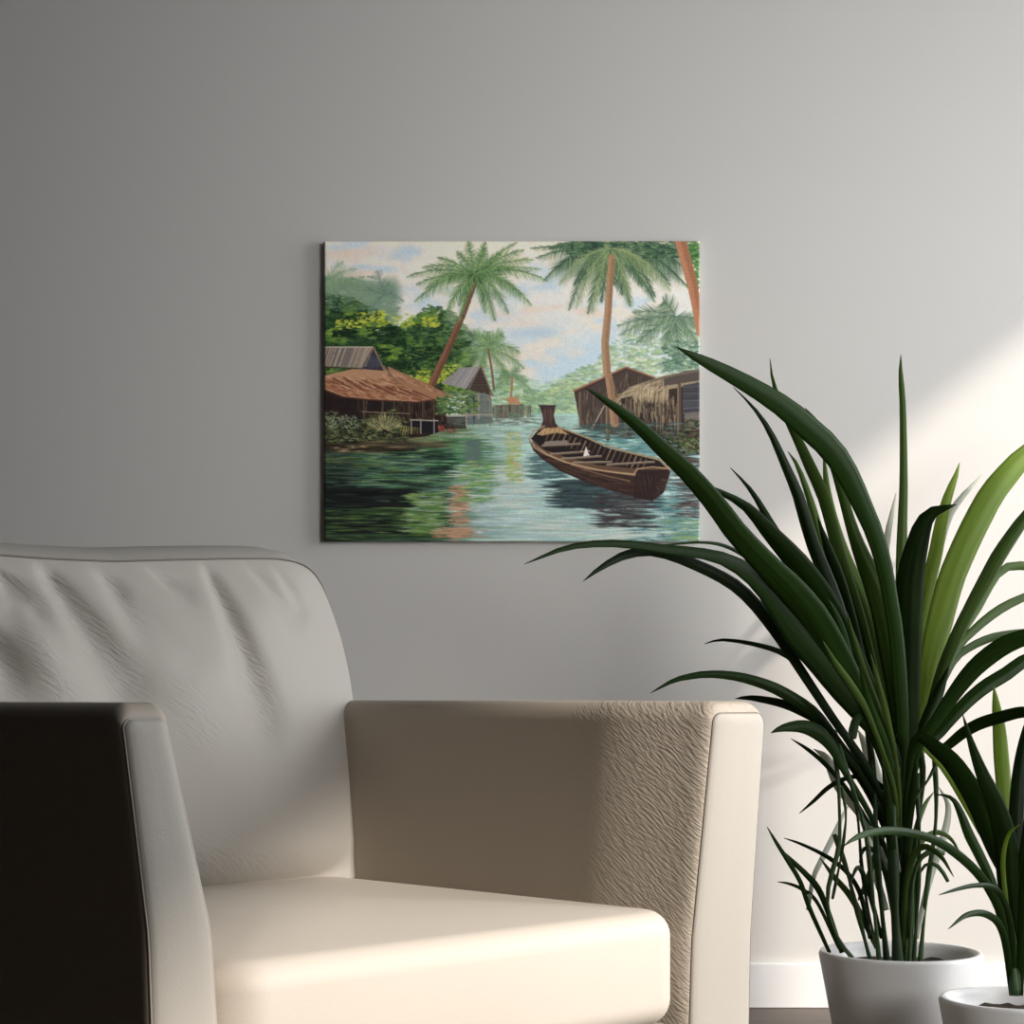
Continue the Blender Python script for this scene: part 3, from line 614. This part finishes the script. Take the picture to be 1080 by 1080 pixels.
def build_back():
    cx, cz = 0, (BZ0+ztop)/2; N = 280; RN = 70; vs_, fs = [], []
    def P(x, z, r, extra=0):
        bul = 0.045*(1-r**2.6)                             # plump front
        wv = folds(x, z)*sstep(1.0, 0.86, r)
        low = .05*max(0, 1-(z-BZ0+.02)/.085)**2*sstep(1.0, .9, r)+.0*r   # softly creased foot
        return Vector((x, BY0+BSL*(z-BZ0)-bul-wv+low+extra, z))
    vs_.append(P(cx, cz, 0))
    for i in range(1, RN+1):
        r = i/RN
        for k in range(N):
            x, z = cx+(OL[k].x-cx)*r, cz+(OL[k].y-cz)*r; vs_.append(P(x, z, r))
    for k in range(N): fs.append((0, 1+k, 1+(k+1) % N))
    for i in range(RN-1):
        for k in range(N):
            a = 1+i*N+k; b = 1+i*N+(k+1) % N; fs.append((a, b, b+N, a+N))
    o = mesh('back_cushion', vs_, fs, M_LEATH, chair)
    cr = [min(1.0, abs(folds(v.x, v.z))/.012)**1.3*.9+.5*math.exp(-((v.z-BZ0-.045)/.03)**2-((v.x-.08)/.11)**2) for v in vs_]
    at_ = o.data.attributes.new('crease', 'FLOAT', 'POINT'); at_.data.foreach_set('value', cr)
    # boxing behind the seam: crowned border and rear face
    vs_, fs = [], []; prof = [(0, 0), (.010, .004), (.030, .009), (.06, .012), (.10, .012), (.13, .006), (.145, -.01), (.15, -.04)]
    nrm = []
    for k in range(N):
        t = (OL[(k+1) % N]-OL[k-1]).normalized(); nrm.append(Vector((t.y, -t.x)))
    for (dy, off) in prof:
        for k in range(N):
            x, z = OL[k].x+nrm[k].x*off*.8, OL[k].y+nrm[k].y*off*(1+.95*max(0, nrm[k].y))
            if z < BZ0-.02: z = BZ0-.02
            vs_.append(Vector((x, BY0+BSL*(z-BZ0)+dy, z)))
    for i in range(len(prof)-1):
        for k in range(N):
            a = i*N+k; b = i*N+(k+1) % N; fs.append((a, b, b+N, a+N))
    vs_.append(Vector((0, BY0+BSL*(cz-BZ0)+.155, cz)));
    for k in range(N): fs.append(((len(prof)-1)*N+k, (len(prof)-1)*N+(k+1) % N, len(vs_)-1))
    mesh('cushion_border', vs_, fs, M_BORDER, chair)
    pts = [Vector((p.x+nrm[k].x*.001, BY0+BSL*(p.y-BZ0)-.0005, p.y+nrm[k].y*.001)) for k, p in enumerate(OL) if p.y > ztop-.05]
    tube('seam', pts, [.0013*min(1, min(i, len(pts)-1-i)/8+.05) for i in range(len(pts))], M_PIPE, chair, 6)
build_back()

def build_arm(side):
    """side +1: far arm, -1: near arm. Loft of rounded sections from front to back."""
    ZT, ZB = 0.617, 0.13
    if side > 0: xt, xt2, xb, xb2, zr = .384, .487, .346, .462, .378
    else: xt, xt2, xb, xb2, zr = .414, .462, .367, .437, .44
    ri, ro = (.028, .030) if side > 0 else (.018, .016)
    def kk(z):
        k = (ZT-z)/(ZT-zr); return k if k < 1.2 else 1.2+(k-1.2)*.3
    def inner(z, y):
        k = kk(z); f = xt+(xb-xt)*k
        m = (.348 if side > 0 else .385)+((.322-.348) if side > 0 else (.345-.385))*min(k, 1.6)
        return m+(f-m)*sstep(0.15, -0.05, y)
    def outer(z, y): return xt2+(xb2-xt2)*kk(z)
    def section(y, it=0.0, ii=0.0, io=0.0, s=1.0, n=14):
        pts = []; ra, rb = ri*s, ro*s; zt, zb = ZT-it, ZB+ii
        for i in range(26):
            z = zb+(zt-ra-zb)*i/25; pts.append((inner(z, y)+ii, z))
        xi, xo = inner(zt-ra, y)+ii, outer(zt-rb, y)-io
        for i in range(1, n):
            a = math.pi-math.pi/2*i/n; pts.append((xi+ra+ra*math.cos(a), zt-ra+ra*math.sin(a)))
        for i in range(6): pts.append((xi+ra+(xo-rb-xi-ra)*i/5, zt))
        for i in range(1, n):
            a = math.pi/2-math.pi/2*i/n; pts.append((xo-rb+rb*math.cos(a), zt-rb+rb*math.sin(a)))
        for i in range(26):
            z = zt-rb+(zb-zt+rb)*i/25; pts.append((outer(z, y)-io, z))
        return pts
    IT, II, IO = .015, .007, .003
    ys = []
    for i in range(9):
        a = math.pi/2*i/8; q = 1-math.sin(a); ys.append((.016*(1-math.cos(a)), IT*q, II*q, IO*q, 1-.5*q))
    ys += [(.016+.011*i, 0, 0, 0, 1) for i in range(1, 15)]+[(.2+.05*i, 0, 0, 0, 1) for i in range(13)]+[(.83, .004, .004, .004, 1), (.84, .015, .012, .012, .9)]
    vs_, fs, cr = [], [], []
    for y, *q in ys:
        for x, z in section(y, *q):
            vs_.append(Vector((side*x, y, z))); cr.append((.03+.97*sstep(.22, .12, y)) if side > 0 else 0.02)
    n = len(section(0))
    for i in range(len(ys)-1):
        for k in range(n):
            fs.append((i*n+k, i*n+(k+1) % n, (i+1)*n+(k+1) % n, (i+1)*n+k))
    fs += [tuple(range(n)), tuple((len(ys)-1)*n+k for k in range(n))]
    p = mesh('armrest', vs_, fs, M_ARM, chair)
    at_ = p.data.attributes.new('crease', 'FLOAT', 'POINT'); at_.data.foreach_set('value', cr)
    # front panel, slightly padded, edged by a seam
    sec = section(0.0, IT, II, IO, .5); c = Vector((sum(q[0] for q in sec)/n, sum(q[1] for q in sec)/n))
    vs_, fs = [], []
    prof = [(1.0, .002), (1.0, -.001), (.94, -.0035), (.8, -.005), (.5, -.006), (.2, -.0063)]
    def mid(z): z = min(max(z, ZB+II), ZT-IT); return (inner(z, 0)+II+outer(z, 0)-IO)/2
    for sc, dy in prof:
        for x, z in sec:
            zz = c.y+(z-c.y)*(1-(1-sc)*.12); m = mid(zz); vs_.append(Vector((side*(m+(x-mid(z))*sc), dy, zz)))
    for i in range(len(prof)-1):
        for k in range(n): fs.append((i*n+k, i*n+(k+1) % n, (i+1)*n+(k+1) % n, (i+1)*n+k))
    fs.append(tuple((len(prof)-1)*n+k for k in range(n)))
    mesh('front_panel', vs_, fs, M_SMOOTH, p)
    tube('seam', [Vector((side*x, -.0006, z)) for x, z in sec], .0011, M_PIPE if side > 0 else M_SMOOTH, p, 6, True)
build_arm(1); build_arm(-1)

def soft_slab(name, x0, x1, y0, y1, z0, z1, r, crown, mat, nx=40, ny=40):
    vs_, fs = [], []; N = 4*12
    def ringpts(ins, z):
        out = []
        rr = max(.02, .05-ins)
        for q, (cx, cy) in enumerate(((x1-ins-rr, y1-ins-rr), (x0+ins+rr, y1-ins-rr), (x0+ins+rr, y0+ins+rr), (x1-ins-rr, y0+ins+rr))):
            for k in range(12):
                a = math.pi/2*(q+k/11); out.append(Vector((cx+rr*math.cos(a), cy+rr*math.sin(a), z)))
        return out
    layers = []
    for i in range(8): a = math.pi/2*i/7; layers.append((r*(1-math.sin(a)), z0+r*(1-math.cos(a))))
    for i in range(8): a = math.pi/2*i/7; layers.append((r*(1-math.cos(a)), z1-r*(1-math.sin(a))))
    for ins, z in layers: vs_ += ringpts(ins, z)
    half = min(x1-x0, y1-y0)/2
    for i in range(1, 14):
        t = i/14; last = ringpts(r, z1); cx, cy = (x0+x1)/2, (y0+y1)/2
        for v in last: vs_.append(Vector((v.x+(cx-v.x)*t, v.y+(cy-v.y)*t, z1+crown*(1-(1-t)**2))))
    L = len(vs_)//N
    for i in range(L-1):
        for k in range(N): fs.append((i*N+k, i*N+(k+1) % N, (i+1)*N+(k+1) % N, (i+1)*N+k))
    fs += [tuple(range(N)), tuple((L-1)*N+k for k in range(N))]
    return mesh(name, vs_, fs, mat, chair)
soft_slab('seat_cushion', -.345, .322, -.01, .66,   .235, .370, .03, .014, M_SEAT_SUNLIT)
box('seat_base', -.40, .40, .02, .80, .12, .23, M_BORDER, chair, .012)
box('outer_back', -.36, .34, .76, .86, .13, .60, M_BORDER, chair, .02)
for sx in (-1, 1):
    for y in (.07, .76):
        vs_, fs = [], []
        for r, z in ((.014, 0), (.022, .122)):
            for k in range(16): a = 2*math.pi*k/16; vs_.append(Vector((sx*(.36+(.122-z)*.12)+r*math.cos(a), y+r*math.sin(a), z)))
        for k in range(16): fs.append((k, (k+1) % 16, 16+(k+1) % 16, 16+k))
        fs += [tuple(range(16)), tuple(range(16, 32))]
        mesh('leg', vs_, fs, M_LEG, chair)
# ================================================================ plants
def leaf(px, wpx, Z0, Z1, mat, parent, name='leaf', twist=0.0, fold=0.22, n=30, eas=1.4, th=.0011, root_first=False):
    """strap leaf: px from tip to root in picture units, Z0 at the root, Z1 at the tip"""
    P = [Vector((*p, 0)) for p in px]; wd = list(wpx)
    # smooth resample (Catmull-Rom on picture points and widths)
    L = [0]
    for a, b in zip(P, P[1:]): L.append(L[-1]+(b-a).length)
    T = L[-1]
    def samp(s):
        i = 0
        while i < len(L)-2 and L[i+1] < s: i += 1
        t = (s-L[i])/(L[i+1]-L[i]); p1, p2 = P[i], P[i+1]; p0 = P[i-1] if i else p1*2-p2; p3 = P[i+2] if i+2 < len(P) else p2*2-p1
        q = 0.5*((2*p1)+(p2-p0)*t+(2*p0-5*p1+4*p2-p3)*t*t+(3*p1-p0-3*p2+p3)*t**3)
        w0, w1 = wd[i], wd[i+1]; return q, w0+(w1-w0)*t
    pts, ws = [], []
    for k in range(n+1):
        s = T*k/n; q, w_ = samp(s)
        if k == 0: w_ = 0.6
        f = max(0.0, 1-s/T)                                        # 0 at root
        Z = Z0+(Z1-Z0)*f**eas
        pts.append(at(q.x, q.y, Z)); ws.append(max(w_, .5)*Z/F_PX)
    ws = [ws[0]]+[(ws[i-1]+ws[i]*2+ws[i+1])/4 for i in range(1, n)]+[ws[-1]]
    M_ = 7; vs_, fs, ac = [], [], []; seed = R.uniform(0, 90)
    for i, p in enumerate(pts):
        t = (pts[min(i+1, n)]-pts[max(i-1, 0)]).normalized(); v = (p-CAM).normalized()
        s_ = t.cross(v)
        s_.normalize(); nn = s_.cross(t).normalized()
        a = twist*(0.4+0.6*math.sin(math.pi*i/n)); s2 = s_*math.cos(a)+nn*math.sin(a); n2 = nn*math.cos(a)-s_*math.sin(a)
        h = ws[i]/2/max(.5, math.cos(a))
        for side in (1, -1):
            rng = range(M_) if side == 1 else range(M_-1, -1, -1)
            for k in rng:
                u = -1+2*k/(M_-1); edge = abs(u)
                pos = p+s2*(u*h)+n2*(fold*h*(edge-.5)*1.0)+n2*(side*th*.5*(1-.7*edge))
                vs_.append(pos); ac.append((u*3.2+seed, i*.12, 0))
    K = 2*M_
    for i in range(n):
        for k in range(K): fs.append((i*K+k, i*K+(k+1) % K, (i+1)*K+(k+1) % K, (i+1)*K+k))
    fs += [tuple(range(K)), tuple(n*K+k for k in range(K))]
    inv = Matrix.Translation(-parent.location)
    o = mesh(name, [inv @ v for v in vs_], fs, mat, parent)
    at_ = o.data.attributes.new('across', 'FLOAT_VECTOR', 'POINT')
    at_.data.foreach_set('vector', np.array(ac, np.float32).ravel())
    return o
def pot(parent, rt, rb, h, z0=0.0):
    prof = [(0, 0), (rb-.006, 0), (rb, .006), (rt, h-.006), (rt-.003, h), (rt-.010, h), (rt-.014, h-.01), (rt-.016, h-.035), (0, h-.035)]
    vs_, fs = [], []; n = 48
    for r, z in prof:
        for k in range(n): a = 2*math.pi*k/n; vs_.append((r*math.cos(a), r*math.sin(a), z+z0))
    for i in range(len(prof)-1):
        for k in range(n): fs.append((i*n+k, i*n+(k+1) % n, (i+1)*n+(k+1) % n, (i+1)*n+k))
    mesh('pot', vs_, fs, M_POT, parent)
    vs_, fs = [(0, 0, h-.026)], []
    for j in range(1, 9):
        for k in range(n): a = 2*math.pi*k/n; r = (rt-.019)*j/8; vs_.append((r*math.cos(a), r*math.sin(a), h-.026+R.uniform(-.003, .004)))
    for k in range(n): fs.append((0, 1+k, 1+(k+1) % n))
    for j in range(7):
        for k in range(n): fs.append((1+j*n+k, 1+j*n+(k+1) % n, 1+(j+1)*n+(k+1) % n, 1+(j+1)*n+k))
    mesh('soil', vs_, fs, M_SOIL, parent)
Z1 = 3.15
base1 = at(950, 735, Z1); p1 = empty('strap_leaf_plant', (base1.x, base1.y, 0))
tag(p1, 'large dark green strap-leaved plant with arching blades, its tall leaves crossing the canvas print', 'houseplant')
pot(p1, .135, .10, .20)
D, Y, PL, SM = M_LEAF, M_YOUNG, M_PALE, M_STEM
leaves1 = [
 # (points tip->root, widths, tip depth offset, material, twist)
 ([(713,366),(737,378),(774,397),(811,418.5),(833,434),(857,455),(878,475),(896,503),(908,529),(922,561),(933,598),(939,631),(945,668),(950,725),(953,785)],[1,11,17,21,24,26,26,24,21,19,17,16,16,15,12],-.30,D,.25),
 ([(617,409),(644,426),(673,449),(699,474),(724,497),(742,517),(757,535),(775,560),(795,582),(812,600),(834,622),(857,650),(874,680),(896,720),(925,775)],[1,9,14,17,20,21,23,24,25,27,31,33,34,30,18],-.35,D,-.2),
 ([(553,595),(575,586),(600,577),(637,573),(675,575),(700,579),(737,583),(765,590),(790,604),(810,622),(828,645),(845,668),(866,692),(893,728),(918,760),(945,800)],[1,4,6,8,9,10,11,14,19,24,31,37,37,32,24,14],-.30,D,.3),
 ([(615,613),(632,600),(655,587),(680,581),(702,584),(730,594),(760,608),(780,621),(798,639),(814,660),(830,684),(850,715),(880,760),(915,810),(942,870)],[1,6,9,11,11,12,13,14,14,13,11,10,9,8,6],-.22,D,.1),
 ([(680,577),(710,574),(740,572),(765,576),(790,590),(810,610)],[1,2,3,4,4,3],-.10,D,.1),
 ([(716,502),(728,506),(746,513),(770,524),(790,537),(806,555),(824,575),(841,594),(858,616),(874,640),(900,690),(930,760)],[.8,2,4,7,11,16,21,24,25,24,20,14],-.15,D,-.3),
 ([(770,493),(787,511),(798,526),(809,545),(821,565),(838,590),(862,630),(900,690),(935,770)],[1,4,6,8,9,10,10,9,7],.05,D,.3),
 ([(773,408),(793,428),(809,450),(820,472),(831,497),(841,520),(849,546),(858,575),(868,600),(880,630),(900,690),(935,775)],[1,3,6,8,10,12,14,14,15,15,14,11],.0,D,.1),
 ([(812,378),(814,396),(819,415),(827,435),(837,455),(847,476),(857,498),(867,520),(875,546),(888,595),(908,660),(932,760)],[1,3,5,7,9,11,13,13,13,14,14,10],.12,M_MID,-.2),
 ([(831,476),(841,491),(852,520),(860,546),(872,590),(890,645),(918,730),(940,790)],[1,5,7,9,11,13,12,9],.06,M_MID,.2),
 ([(849,430),(861,446),(876,480),(888,520),(898,555),(909,586),(921,613),(932,645),(941,690),(950,770)],[1,6,9,10,12,17,23,27,28,16],.10,M_MID,.0),
 ([(868,470),(873,520),(882,560),(893,592),(907,624),(920,660),(930,700),(942,770)],[1,8,12,14,16,18,18,12],.20,M_MID,.3),
 ([(862,545),(872,575),(884,610),(894,650),(903,690),(915,730),(938,785)],[1,9,14,17,18,15,10],.02,D,-.3),
 ([(950,374),(950,396),(952,424),(953,480),(953,517),(952,548),(951,590),(951,660),(953,770)],[1,6,6.5,8,9,10,12,13,10],.08,M_MID,.15),
 ([(1009,532),(1003,534),(992,537),(981,542),(973,555),(967,576),(961,603),(959,630),(958,660),(958,700),(958,785)],[2,5,8,14,20,24,28,29,28,27,18],-.12,D,.0),
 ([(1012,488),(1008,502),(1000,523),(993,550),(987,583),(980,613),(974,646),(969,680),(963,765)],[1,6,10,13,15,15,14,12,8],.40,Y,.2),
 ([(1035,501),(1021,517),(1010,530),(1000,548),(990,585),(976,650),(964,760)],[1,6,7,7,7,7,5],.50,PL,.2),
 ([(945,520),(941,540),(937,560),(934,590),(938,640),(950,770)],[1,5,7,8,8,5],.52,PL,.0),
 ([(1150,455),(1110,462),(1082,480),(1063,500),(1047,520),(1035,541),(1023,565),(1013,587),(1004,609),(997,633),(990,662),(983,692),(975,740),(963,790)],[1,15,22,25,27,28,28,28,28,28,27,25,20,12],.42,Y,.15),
 ([(1130,505),(1100,525),(1080,547),(1065,568),(1052,588),(1043,605),(1032,625),(1021,646),(1010,668),(998,696),(989,722),(972,785)],[1,9,13,15,16,16,15,14,14,13,12,9],.22,M_MID,-.25),
 ([(1140,640),(1120,610),(1095,599),(1080,597),(1065,597),(1052,606),(1042,622),(1030,644),(1014,668),(990,715),(968,785)],[1,6,9,10,9,8,8,8,8,8,6],.32,M_MID,.2),
 ([(1150,612),(1115,617),(1085,628),(1061,639),(1043,651),(1028,664),(1013,679),(998,705),(976,780)],[1,6,8,10,10,9,9,8,7],.28,M_MID,.2),
 ([(1150,668),(1115,665),(1085,671),(1061,680),(1043,692),(1028,705),(1015,720),(1002,738),(990,756),(970,787)],[1,12,17,20,20,19,17,15,13,9],-.12,D,.1),
 ([(1150,690),(1110,686),(1080,697),(1062,710),(1039,724),(1020,740),(1002,759),(986,778),(965,795)],[1,10,14,15,15,14,13,11,8],.05,D,-.2),
 ([(1110,668),(1085,666),(1056,670),(1039,675),(1021,684),(1006,697),(990,730),(970,785)],[1,6,8,9,8,8,7,5],.22,M_MID,.3),
 ([(1135,765),(1110,754),(1080,751),(1057,756),(1034,763),(1016,773),(1000,786),(985,796)],[1,9,12,13,13,12,10,7],-.20,D,.0),
 ([(1066,938),(1059,918),(1051,897),(1042,873),(1032,848),(1018,824),(1003,803),(987,789),(966,779)],[2,14,20,23,24,22,20,16,10],-.28,D,.2),
 ([(1040,893),(1028,868),(1014,842),(999,817),(985,800),(968,790)],[1,5,6,6,5,4],-.05,Y,.1),
 ([(743,679),(758,675),(776,676),(798,680),(819,686),(834,694),(846,706),(870,745),(905,800),(940,870)],[1,3,4,5,6,7,7,7,6,5],.05,D,.1),
 ([(686,731),(710,718),(730,713),(750,711),(780,714),(813,724),(839,738),(861,754),(885,785),(915,825),(943,885)],[1,5,7,8,10,12,13,12,10,8,5],-.04,D,.1),
 ([(775,737),(791,736),(821,741),(843,749),(865,762),(888,792),(918,840),(944,900)],[1,6,9,10,11,9,7,5],.05,D,.1),
 ([(813,773),(825,768),(845,766),(862,772),(877,787),(890,812),(918,860),(945,920)],[1,8,14,17,12,7,6,5],-.05,D,.2),
 ([(834,779),(850,789),(864,800),(877,813),(897,838),(922,880),(946,940)],[1,4,5,5,5,5,4],.22,D,.1),
 ([(843,858),(858,845),(873,831),(889,822),(904,819),(920,822),(938,840),(948,880)],[1,4,5,5,5,5,5,4],.10,D,.1),
 ([(827,884),(842,889),(862,898),(879,908),(895,922),(908,945),(918,990)],[1,3,4,5,5,5,5],.15,D,.1),
 ([(809,872),(819,889),(831,908),(844,930),(854,958),(875,1005)],[1,4,5,5,5,4],-.10,D,.1),
 ([(822,895),(832,905),(848,920),(862,936),(872,958),(888,1005)],[1,5,6,7,6,5],-.05,D,.1),
 ([(820,930),(832,932),(846,938),(862,952),(885,1000)],[1,3,4,4,4],.05,D,.1),
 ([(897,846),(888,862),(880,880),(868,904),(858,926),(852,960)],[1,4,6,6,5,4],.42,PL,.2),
 ([(868,676),(881,699),(893,716),(905,734),(914,750),(928,785)],[1,6,8,8,7,5],-.32,M_MID,.1),
 ([(872,630),(880,645),(888,666),(894,688),(900,706),(914,740),(935,790)],[1,7,9,9,8,8,6],-.1,D,.1),
 ([(899,780),(900,770),(904,758),(915,750)],[8,10,9,5],-.38,D,.0),
 ([(906,700),(915,735),(926,765),(938,800),(945,860)],[1,9,11,11,7],-.10,D,.2),
 ([(1002,700),(990,730),(977,762),(966,790)],[1,12,14,10],.02,D,.1),
 ([(955,640),(948,700),(948,750),(952,800)],[1,18,18,12],.10,D,.2),
 ([(985,838),(997,839),(1006,844),(1013,857),(1022,880),(1034,904),(1048,935),(1060,980)],[1,3,5,8,11,11,9,6],.0,D,.1),
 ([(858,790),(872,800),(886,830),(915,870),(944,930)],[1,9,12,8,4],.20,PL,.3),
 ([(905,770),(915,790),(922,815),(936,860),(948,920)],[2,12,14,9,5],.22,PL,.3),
 # the tangle of thin shoots low on the plant
 ([(918,690),(926,720),(934,750),(943,790)],[1,6,7,5],-.2,M_MID,.2),
 ([(893,645),(900,672),(911,705),(924,740),(942,790)],[1,5,6,6,4],-.25,M_MID,.3),
 ([(906,910),(912,895),(925,900),(935,925),(945,980)],[1,5,6,6,5],.05,M_MID,.2),
 ([(1006,925),(992,903),(975,893),(962,905),(955,940),(953,1000)],[1,5,7,7,6,5],-.08,M_MID,.2),
 ([(1015,905),(1003,885),(988,878),(972,888),(962,920),(957,990)],[1,4,6,6,5,4],.1,M_MID,.2),
 ([(905,950),(915,928),(922,905),(932,880),(940,850)],[4,6,6,5,3],.1,M_MID,.2),
 ([(985,835),(975,850),(965,880),(958,930),(955,990)],[1,5,6,5,4],.15,M_MID,.2),
 ([(930,800),(936,840),(940,880),(946,950)],[2,8,9,6],-.15,D,.2),
 ([(966,800),(962,840),(957,880),(952,950)],[3,9,9,6],-.15,D,.2),
 ([(990,830),(1000,850),(996,880),(980,930),(966,990)],[1,6,8,7,5],.25,PL,.2),
 ([(905,860),(915,880),(920,910),(935,960)],[1,8,9,6],.3,PL,.2),
 ([(865,905),(880,925),(900,950),(925,1000)],[1,6,7,5],.1,M_MID,.2),
 ([(895,935),(905,915),(915,935),(930,990)],[1,5,6,4],-.1,D,.2),
]
for pts, ws, dz, mt, tw in leaves1:
    if 740 < pts[-1][1] < 805 and abs(pts[-1][0]-952) < 32:   # sheathed foot of the leaf
        x = pts[-1][0]; pts = pts+[((x+951*2)/3, 835), (950+(x-950)*.15, 885)]; ws = ws+[max(5, ws[-1]*.55), 4]
    leaf(pts, ws, Z1, Z1+dz, mt, p1, twist=tw)
def stems(parent, lst, Z, mat, jit=.05):
    for pts, r in lst:
        dz = R.uniform(-jit, jit); n = len(pts)
        L = resample([at(x, y, Z+dz*min(1, i/(n*.6))) for i, (x, y) in enumerate(pts)], 18, False)
        for _ in range(2): L = [L[0]]+[(L[i-1]+L[i]*2+L[i+1])/4 for i in range(1, 17)]+[L[-1]]
        rr = r*Z/F_PX/2
        tube('stem', [p-parent.location for p in L], [rr*(1+.25*math.sin(i*.9)) for i in range(18)], mat, parent, 8)
ROOT = 1040
stems(p1, [
 ([(950,775),(946,800),(942,830),(941,880),(944,960),(948,ROOT)], 10),
 ([(962,775),(958,810),(955,850),(954,900),(955,960),(955,ROOT)], 9),
 ([(968,780),(975,810),(972,840),(966,880),(962,940),(960,ROOT)], 6),
 ([(930,765),(938,800),(945,840),(948,900),(950,ROOT)], 8),
 ([(873,765),(881,798),(886,822),(884,850),(888,880),(884,905),(868,942),(880,990),(925,ROOT)], 4.5),
 ([(880,770),(887,795),(897,824),(908,857),(914,876),(918,920),(930,ROOT)], 4.5),
 ([(888,800),(900,830),(906,870),(908,910),(915,960),(935,ROOT)], 3.5),
 ([(915,770),(921,810),(924,860),(923,887),(928,940),(938,ROOT)], 6),
 ([(985,790),(988,839),(987,876),(978,930),(968,ROOT)], 5),
 ([(990,800),(978,825),(962,845),(955,860),(950,900)], 3),
 ([(968,815),(967,841),(970,871),(969,930),(962,ROOT)], 4.5),
 ([(880,880),(893,915),(900,945),(925,ROOT)], 5),
 ([(996,900),(980,895),(969,903),(962,930),(958,ROOT)], 5),
 ([(1000,930),(990,910),(978,905),(966,925),(958,ROOT)], 4),
 ([(878,948),(888,900),(893,860),(888,830)], 3),
 ([(935,820),(930,850),(938,900),(944,ROOT)], 3),
], Z1, SM)
# second, lower plant at the right
Z2 = 2.85
base2 = at(1072, 735, Z2); p2 = empty('strap_leaf_plant', (base2.x, base2.y, 0))
tag(p2, 'smaller strap-leaved plant at the lower right edge, with upright blades beside the large plant', 'houseplant')
pot(p2, .115, .085, .17)
RT = 1050
leaves2 = [
 ([(1015,752),(1025,786),(1036,816),(1048,843),(1057,871),(1062,899),(1064,930),(1068,970),(1070,RT)],[1,8,14,19,23,25,24,18,10],-.10,D,.1),
 ([(1048,723),(1051,746),(1054,769),(1056,797),(1058,820),(1060,850),(1064,900),(1070,960),(1072,RT)],[1,10,14,16,16,15,14,12,8],.30,Y,.2),
 ([(1092,740),(1086,760),(1079,790),(1074,825),(1072,862),(1071,908),(1070,960),(1072,RT)],[1,9,13,15,16,15,13,9],.0,D,.1),
 ([(1110,770),(1100,810),(1090,860),(1083,910),(1078,970),(1074,RT)],[1,12,17,18,14,8],-.1,D,.1),
 ([(1140,820),(1118,830),(1100,860),(1088,900),(1080,960),(1075,RT)],[1,10,14,14,12,8],-.2,D,.1),
 ([(889,893),(900,885),(914,879),(935,876),(958,878),(981,884),(1000,894),(1018,908),(1032,922),(1046,942),(1058,975),(1068,RT)],[1,5,8,9,9,9,10,10,10,10,9,7],-.35,D,.1),
 ([(990,944),(1009,938),(1027,934),(1045,935),(1058,948),(1067,985),(1070,RT)],[1,4,5,6,7,7,6],-.25,D,.1),
 ([(1075,870),(1064,880),(1058,905),(1060,940),(1068,1000)],[1,4,5,5,4],-.15,Y,.1),
 ([(1000,980),(1020,965),(1042,965),(1058,985),(1068,RT)],[1,6,8,8,6],-.2,D,.1),
]
for pts, ws, dz, mt, tw in leaves2: leaf(pts, ws, Z2, Z2+dz, mt, p2, twist=tw)
stems(p2, [([(1066,940),(1067,985),(1070,RT)], 8), ([(1073,930),(1073,980),(1072,RT)], 8), ([(1060,960),(1066,1000),(1071,RT)], 5)], Z2, SM, .02)
